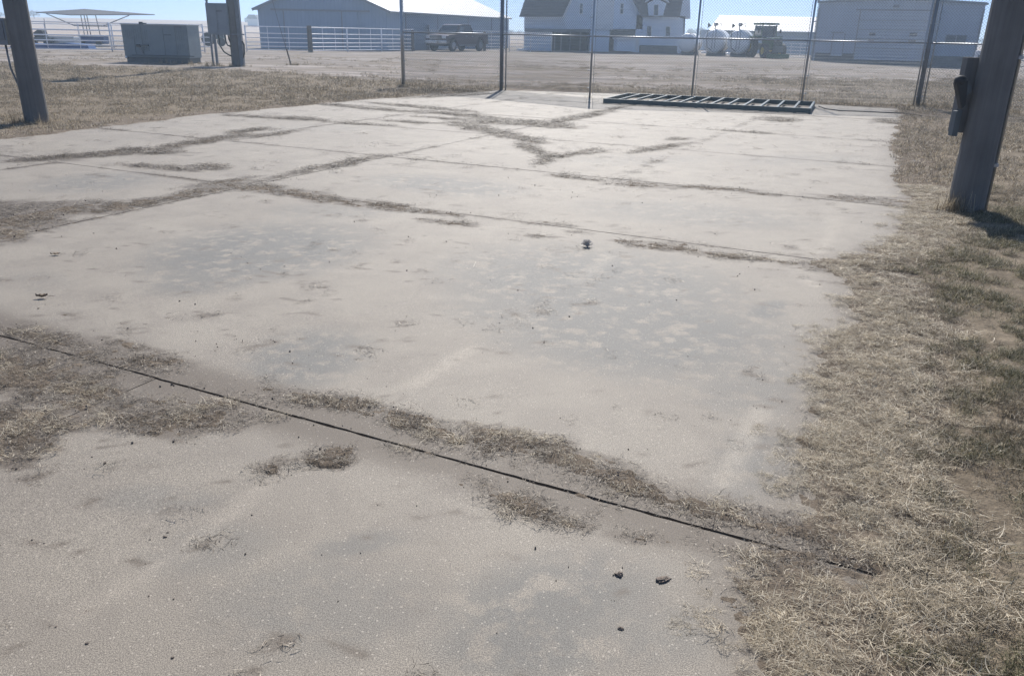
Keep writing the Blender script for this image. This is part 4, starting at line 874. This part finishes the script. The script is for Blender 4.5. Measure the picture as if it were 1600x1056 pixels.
# ---- green tractor seen from the front
YT=73.; p=AT(1198,80,YT); tt=thing('farm_tractor','green farm tractor with a glazed cab parked beside the white tanks, seen from the front','tractor',(p[0],YT,gz(p[0],YT)),R_(8))
MB().prism([(-.42,.75),(.42,.75),(.45,1.5),(.36,1.62),(-.36,1.62),(-.45,1.5)],-1.9,.2).build('hood',MT['tgreen'],tt,bevel=.03)
MB().box((0,-1.93,1.15),(.7,.05,.62)).build('grille',MT['black'],tt); 
for sx in (-1,1):
    MB().box((sx*.24,-1.96,1.42),(.2,.04,.1)).build('headlight',MT['lamp'],tt)
    w_=MB().tube([(sx*1.0-.24,.9,.88),(sx*1.0-.2,.9,.88),(sx*1.0+.2,.9,.88),(sx*1.0+.24,.9,.88)],[.72,.88,.88,.72],26).build('rear_wheel',MT['black'],tt); MB().tube([(sx*1.0-.26,.9,.88),(sx*1.0+.26,.9,.88)],.42,18).build('rim',MT['tyel'],w_)
    w_=MB().tube([(sx*.78-.16,-1.2,.58),(sx*.78+.16,-1.2,.58)],.58,22).build('front_wheel',MT['black'],tt); MB().tube([(sx*.78-.18,-1.2,.58),(sx*.78+.18,-1.2,.58)],.3,16).build('rim',MT['tyel'],w_)
    MB().prism([(sx*.62,1.75),(sx*1.3,1.75),(sx*1.34,1.66),(sx*.62,1.66)],.1,1.7).build('fender',MT['tgreen'],tt)
    MB().bar((sx*.68,0,1.5),(sx*.62,0,2.62),.07,.08).build('cab_pillar',MT['tgreen'],tt); MB().bar((sx*.7,1.5,1.5),(sx*.62,1.4,2.62),.07,.08).build('cab_pillar',MT['tgreen'],tt)
    MB().bar((sx*.62,.0,2.1),(sx*.95,-.1,2.2),.03,.03).build('mirror_arm',MT['black'],tt); MB().box((sx*.98,-.1,2.15),(.14,.05,.3)).build('mirror',MT['black'],tt)
    MB().box((sx*.66,.75,2.05),(.02,1.35,1.05)).build('side_glass',MT['glass'],tt)
MB().box((0,.02,2.05),(1.22,.02,1.0)).build('windscreen',MT['glass'],tt); MB().box((0,.7,2.72),(1.55,1.8,.16)).build('cab_roof',MT['tgreen'],tt,bevel=.05)
for x in (-.5,.5): MB().box((x,-.22,2.66),(.2,.05,.09)).build('work_lamp',MT['lamp'],tt)
MB().box((0,-2.1,.72),(.8,.35,.5)).build('front_weights',MT['cabdark'],tt,bevel=.03); MB().box((0,-2.3,.2),(1.9,.2,.35)).build('loader_bucket',MT['tgreen'],tt,bevel=.03)
MB().tube([(.3,-.3,1.55),(.3,-.3,2.5)],.045,8).build('exhaust',MT['black'],tt); MB().box((0,.7,.9),(.6,2.6,.5)).build('chassis',MT['cabdark'],tt)
MB().box((-.05,-1.0,1.64),(.5,1.4,.05)).build('hood_highlight',MT['whitetrim'],tt,bevel=.01)  # white plate painted in for the highlight on the green hood
# ---- maroon pickup
p=G(712,80.5); tv=thing('pickup_truck','maroon crew cab pickup truck with chrome bumper parked in front of the metal hall','pickup truck',(p[0]+.05,p[1]+1.4,gz(p[0],p[1])),R_(180+60)); tv.scale=(1.1,1.1,1.13)
# truck space: +x is forward, y left/right
Wt=.99
def arch(cx,r,z0,n=7): return [(cx+r*math.cos(a_),z0+r*math.sin(a_)) for a_ in [math.pi*k/n for k in range(n+1)]]
low=[(-2.95,.62),(-2.95,1.22),(-.95,1.22),(-.9,1.24),(1.05,1.24),(2.55,1.16),(2.86,1.08),(2.92,.60)]+arch(1.95,.53,.5)+[(1.3,.45),(-1.2,.45)]+arch(-1.85,.53,.5)+[(-2.5,.55)]
MB().prism(low,-Wt,Wt).build('body',MT['maroon'],tv,bevel=.03)
g=[(-.93,1.22),(-.72,1.86),(-.45,1.92),(.55,1.92),(.85,1.84),(1.42,1.22)]
m=MB(); n=len(g); vs=[(x,-(Wt-.05)+(z-1.22)*.24,z) for x,z in g]+[(x,(Wt-.05)-(z-1.22)*.24,z) for x,z in g]
m.add(vs,[tuple(range(n)),tuple(range(2*n-1,n-1,-1))]+[(i,n+i,n+(i+1)%n,(i+1)%n) for i in range(n)]); m.build('cab',MT['maroon'],tv,bevel=.02)
def quad(name,pts,mat,par,th=.015):
    q=[Vector(v_) for v_ in pts]; nn=(q[1]-q[0]).cross(q[2]-q[0]).normalized()*th
    return MB().add([v_+nn for v_ in q]+[v_-nn for v_ in q],[(0,1,2,3),(7,6,5,4)]+[(i,4+i,4+(i+1)%4,(i+1)%4) for i in range(4)]).build(name,MT[mat],par)
yw=lambda z:(Wt-.05)-(z-1.22)*.24+.005
for sy in (-1,1):
    quad('side_window',[(.28,sy*yw(1.28),1.28),(1.2,sy*yw(1.28),1.28),(.78,sy*yw(1.78),1.78),(.28,sy*yw(1.82),1.82)],'glass',tv)
    quad('side_window',[(-.72,sy*yw(1.28),1.28),(.18,sy*yw(1.28),1.28),(.18,sy*yw(1.82),1.82),(-.58,sy*yw(1.8),1.8)],'glass',tv)
    MB().box((1.15,sy*(Wt+.12),1.32),(.12,.2,.2)).build('mirror',MT['chrome'],tv,bevel=.03)
    for xx in (.1,-.75): MB().box((xx+.1,sy*(Wt+.012),1.08),(.16,.03,.035)).build('door_handle',MT['chrome'],tv)
    for xx in (1.18,.22,-.85): MB().box((xx,sy*(Wt+.001),.86),(.015,.012,.7)).build('door_gap',MT['black'],tv)
    MB().box((.15,sy*(Wt+.04),.44),(2.4,.14,.05)).build('running_board',MT['chrome'],tv)
    MB().box((2.87,sy*.74,1.0),(.12,.36,.2)).build('headlight',MT['lamp'],tv,bevel=.02)
    MB().box((-2.95,sy*.9,1.0),(.06,.12,.35)).build('tail_light',MT['red'],tv)
    for xx in (1.95,-1.85):
        w_=MB().tube([(xx,sy*(Wt-.26),.42),(xx,sy*(Wt-.24),.42),(xx,sy*(Wt-.02),.42),(xx,sy*(Wt),.42)],[.36,.42,.42,.37],26).build('wheel',MT['black'],tv); MB().tube([(xx,sy*(Wt-.1),.42),(xx,sy*(Wt+.012),.42)],.25,18).build('rim',MT['chrome'],w_)
quad('windscreen',[(1.36,-.8,1.29),(1.36,.8,1.29),(.91,.68,1.8),(.91,-.68,1.8)],'glass',tv)
gr=MB().box((2.90,0,.98),(.1,1.08,.30)).build('grille',MT['black'],tv,bevel=.02)
for k in range(3): MB().box((2.955,0,.88+.09*k),(.03,1.04,.028)).build('grille_bar',MT['chrome'],gr)
MB().box((2.96,0,.66),(.2,1.96,.24)).build('bumper',MT['chrome'],tv,bevel=.04); MB().box((2.9,0,.46),(.14,1.7,.16)).build('air_dam',MT['black'],tv,bevel=.03)
MB().box((-3.02,0,.62),(.16,1.9,.2)).build('rear_bumper',MT['chrome'],tv,bevel=.03); MB().box((-1.95,0,1.24),(1.9,1.86,.03)).build('bed_rail',MT['black'],tv)
MB().box((-1.95,0,.9),(2.0,1.5,.5)).build('bed_floor',MT['black'],tv); MB().box((0,0,.45),(5.2,1.2,.16)).build('chassis',MT['black'],tv)
MB().box((3.065,0,.68),(.012,.34,.17)).build('number_plate',MT['whitetrim'],tv)
# ---- far trees and buildings on the horizon
def tree(x,yb,h,wd,Y,label,mat='twig',n=900,tr=.12):
    p=AT(x,yb,Y); z=gz(p[0],Y); z=max(z,p[2]-.2) if abs(p[2]-z)<4 else z; H_=h*Y/1337; R0=wd*Y/1337/2
    t=thing('tree',label,'tree',(p[0],Y,z),0,'bare trees on the far horizon')
    tw_=max(.12,.05*H_); m=MB().tube([(0,0,-.3),(.05*H_,0,H_*.35),(0,0,H_*.75)],[tw_,tw_*.7,tw_*.25],8); r=random.Random(int(x)); ends=[]
    for k in range(9):
        a_=r.uniform(0,6.28); e_=(math.cos(a_)*R0*r.uniform(.3,.8),math.sin(a_)*R0*.6,H_*r.uniform(.5,.92)); m.tube([(0,0,H_*r.uniform(.2,.5)),e_],[tw_*.4,tw_*.12],5)
    m.build('trunk',MT['bark'],t)
    V=[];F=[];T=[]
    for k in range(n):
        a_=r.uniform(0,6.28); ph=math.acos(r.uniform(-.7,1)); rr=r.uniform(.45,1)**.6*(1+.22*math.sin(a_*3+ph*4+x))
        c=Vector((R0*rr*math.sin(ph)*math.cos(a_),R0*rr*math.sin(ph)*math.sin(a_),H_*.58+H_*.42*rr*math.cos(ph)))
        d_=Vector((r.gauss(0,1),r.gauss(0,1),r.gauss(.6,.8))).normalized()*H_*r.uniform(.03,.09); w2=d_.cross(Vector((r.gauss(0,1),r.gauss(0,1),r.gauss(0,1)))).normalized()*H_*tr*r.uniform(.1,.25)
        b_=len(V); V+= [c-d_-w2*.3,c-d_*.2+w2,c+d_]; F.append((b_,b_+1,b_+2)); T+= [r.random()]*3
    me=npmesh('crown',[tuple(v_) for v_ in V],F,{'tint':('FLOAT',T)}); link('crown',me,MT[mat],t)
tree(54,33,12,17,320,'rounded bare tree on the rise behind the left timber pole')
tree(46,33,9,9,330,'smaller bare tree left of the rounded one behind the left timber pole')
tree(2,33,8,16,330,'bare tree at the very left edge beyond the fence')
tree(388,42,11,10,300,'small pointed tree beside the hall behind the utility pole','evergreen')
for i,(x,h,w_) in enumerate(((798,6,14),(812,5,12),(1078,12,12),(1092,14,15),(1104,10,12),(1534,7,14),(1560,6,16),(1592,8,18))):
    yb=35+.0203*x+1.5
    lb=('low bare tree between hall and gambrel barn, left of two','low bare tree just left of the gambrel barn','bare tree close to the right wall of the gambrel barn','tallest bare tree between the gambrel barn and the tanks','bare tree right behind the middle tank','low dark tree just past the right corner of the grey shed','low dark tree partly hidden by the near timber pole','low dark tree on the horizon right of the near timber pole')[i]
    tree(x,yb,h*1.15,w_,260,lb,'evergreen' if i>4 else 'twig',700)
x,z,w_,h_=PX(392,38,404,43,290); th2=thing('farmhouse','tiny distant farmhouse with a low dark roof on the horizon beside the hall','house',(x,290,gz(x,290))); MB().box((0,0,1.1),(w_*1.3,4,2.2)).build('wall',MT['whitetrim'],th2); MB().prism([(-w_*.75,2.1),(w_*.75,2.1),(w_*.4,3.4),(-w_*.4,3.4)],-2.4,2.4).build('roof',MT['shingle'],th2)
# ---- small loose things on the slab
def lump(x,y,r,label,name='dirt_clod',mat='clod',flat=.6,cat='dirt clod',sq=1.):
    r*=.62; flat*=.8
    p=G(x,y); m=bmesh.new(); bmesh.ops.create_icosphere(m,subdivisions=4,radius=1); me=bpy.data.meshes.new(name)
    for v_ in m.verts:
        n_=v_.co.copy(); k_=1+1.0*(float(fbm(np.array([n_.x*3.1+x+n_.z]),np.array([n_.y*3.1+n_.z*2.9+y]),int(x)%50,4)[0])-.5)*2; v_.co=Vector((n_.x*r*sq*k_,n_.y*r*k_,n_.z*r*flat*k_))
    m.to_mesh(me); m.free(); me.polygons.foreach_set('use_smooth',np.ones(len(me.polygons),bool)); o=link(name,me,MT[mat],None,None,(p[0],p[1],r*flat*.55),random.uniform(0,3)); tag(o,label,cat); return o
lump(967,898,.017,'round dark dirt clod on the near slab, left of the crumbly elongated one')
lump(1036,906,.02,'elongated crumbly dirt clod on the near slab below the joint',sq=1.7,flat=.45); lump(970,982,.011,'small dark clod near the bottom of the near slab')
lump(258,839,.009,'small dark clod alone on the near slab in the lower left'); lump(262,832,.006,'tiny clod touching the small lone clod on the near slab')
lump(422,735,.022,'flat crumbled dirt clod beside the round patch of chaff',flat=.35,sq=1.3); lump(1173,962,.012,'dark clod at the edge of the verge below the joint'); lump(136,1005,.007,'tiny dark clod in the lower left corner of the near slab')
lump(60,482,.008,'tiny dark clod left of the curled dry leaf')
def leaf(x,y,r,label,curl=.6):
    p=G(x,y); n=7; V=[];F=[]
    for i in range(n):
        for j in range(5):
            u_=i/(n-1)*2-1; v_=j/4*2-1; wd=(1-abs(u_)**1.6)*(1+.25*math.sin(i*5)); V.append((u_*r,v_*wd*r*.45,.008+curl*r*(v_*v_*.6+u_*u_*.4)+.1*r*math.sin(i*3+j*2)))
    for i in range(n-1):
        for j in range(4): F.append((i*5+j,i*5+j+1,(i+1)*5+j+1,(i+1)*5+j))
    t=thing('dry_leaf',label,'leaf',(p[0],p[1],.002),random.uniform(0,3)); b_=MB().add(V,F).build('blade',MT['leaf'],t,smooth=True); md=b_.modifiers.new('s','SOLIDIFY'); md.thickness=.0012
    MB().tube([(r*.9,0,r*curl*.4),(r*1.4,r*.2,.01),(r*1.9,r*.5,.006)],.0012,5).build('stalk',MT['leaf'],t); return t
leaf(66,466,.035,'curled dry brown leaf with its stalk on the left of the slab'); leaf(87,399,.035,'flatter dry leaf further back on the left of the slab',.25)
# tumbleweed sprig
p=G(917,386); tw2=thing('tumbleweed_sprig','dark dry tumbleweed sprig sitting upright near the second joint','tumbleweed',(p[0],p[1],.0)); r=random.Random(5); m=MB()
for k in range(60):
    a_=r.uniform(0,6.28); e_=r.uniform(.15,1.45); L=r.uniform(.035,.08); d_=Vector((math.cos(a_)*math.cos(e_)*.75,math.sin(a_)*math.cos(e_)*.75,math.sin(e_)))*L
    k1=d_*.5+Vector((r.gauss(0,.008),r.gauss(0,.008),.006)); m.tube([(0,0,.004),k1,d_],[.0022,.0016,.0008],4,cap=False)
    for j in range(3):
        s_=k1+(d_-k1)*r.uniform(0,.8); m.tube([s_,s_+Vector((r.gauss(0,.014),r.gauss(0,.014),r.uniform(-.004,.016)))],[.0012,.0007],3,cap=False)
m.build('stems',MT['weed'],tw2)
# many small crumbs: seeds, droppings, pebbles of soil
def crumbs(n,x0,x1,y0,y1,lab,rl=(.0007,.0032)):
    X,Y=cand(x0,x1,y0,y1,n/((x1-x0)*(y1-y0))); f,e,u,v=drift(X,Y); k=(rng.uniform(0,1,len(X))<np.clip(f*1.3,.012,1)*np.clip(2.2*fbm(X*2,Y*2,66)-.5,.05,1))&(e<.2)&inview(X,Y,60); X,Y,f=X[k],Y[k],f[k]
    bm=bmesh.new(); bmesh.ops.create_icosphere(bm,subdivisions=1,radius=1); bv=np.array([v_.co[:] for v_ in bm.verts]); bf=np.array([[v_.index for v_ in f_.verts] for f_ in bm.faces]); bm.free()
    n_=len(X); s_=rng.uniform(rl[0]**.5,rl[1]**.5,n_)**2; s_[rng.uniform(0,1,n_)>.97]*=1.7
    V=bv[None]*(s_[:,None,None]*rng.uniform(.6,1.3,(n_,1,3)))*rng.uniform(.75,1.25,(n_,len(bv),1)); V[:,:,0]+=X[:,None]; V[:,:,1]+=Y[:,None]; V[:,:,2]+=(s_*.5+np.clip(f-.62,0,.8)*.016)[:,None]
    F=bf[None]+np.arange(n_)[:,None,None]*len(bv); o=stuff(link('soil_crumbs',npmesh('soil_crumbs',V.reshape(-1,3),F.reshape(-1,3)),MT['clod'])); o['label']=lab
crumbs(16000,-3.5,1.6,1.3,4.3,'small dark soil crumbs and seeds on the near slabs'); crumbs(900,-3.5,1.6,1.3,4.3,'larger dark crumbs of soil near the first joint',(.0025,.0062)); crumbs(5000,-6,3.5,4.3,9.5,'small dark soil crumbs further back on the slabs',(.002,.0055))
# weeds round the bases of posts and cabinet
Q=[]
for (x,y,k,sp) in [(gU[0],gU[1]-.2,16,.5),(gU[0]-.9,gU[1]-.2,10,.4),(gA[0],gA[1],9,.22),(gC[0]+1.2,gC[1]-.25,12,.35),(gC[0]+.2,gC[1]-.5,6,.5),(gL[0],gL[1]-.15,6,.25),(gR[0]-.2,gR[1]-.1,7,.16)]+[(q[0],q[1],8,.22) for q in P]:
    for _ in range(k): a_=x+random.gauss(0,sp*.6),y+random.gauss(0,sp*.3); Q.append((a_[0],a_[1],gz(*a_)))
for i in range(len(P)-1):
    for _ in range(46): t_=random.random(); q=P[i]+(P[i+1]-P[i])*t_; Q.append((q[0]+random.gauss(0,.08),q[1]+random.gauss(.1,.16),gz(q[0],q[1])-.02))
scatter('weeds','dry weeds at the feet of the posts and the fence','weed',np.array(Q),(.3,.75),.1)
Q=np.array([(gR[0]-.28+random.gauss(0,.08),gR[1]-.12+random.gauss(0,.06),.01) for _ in range(14)]); scatter('straw_tuft','bright straw tuft at the foot of the near timber pole','stalk',Q,(.6,1.1),.3)
# ---- haze
hz=MB().box((0,1950,5.65),(5200,4900,13.7)).build('haze',None); t=bpy.data.materials.new('haze_air'); t.use_nodes=True; N=t.node_tree; N.nodes.clear(); o_=N.nodes.new('ShaderNodeOutputMaterial'); vv=N.nodes.new('ShaderNodeVolumePrincipled')
vv.inputs['Color'].default_value=(.68,.84,1,1); vv.inputs['Density'].default_value=HAZE; vv.inputs['Anisotropy'].default_value=.5; N.links.new(vv.outputs[0],o_.inputs['Volume']); hz.data.materials.append(t); stuff(hz)
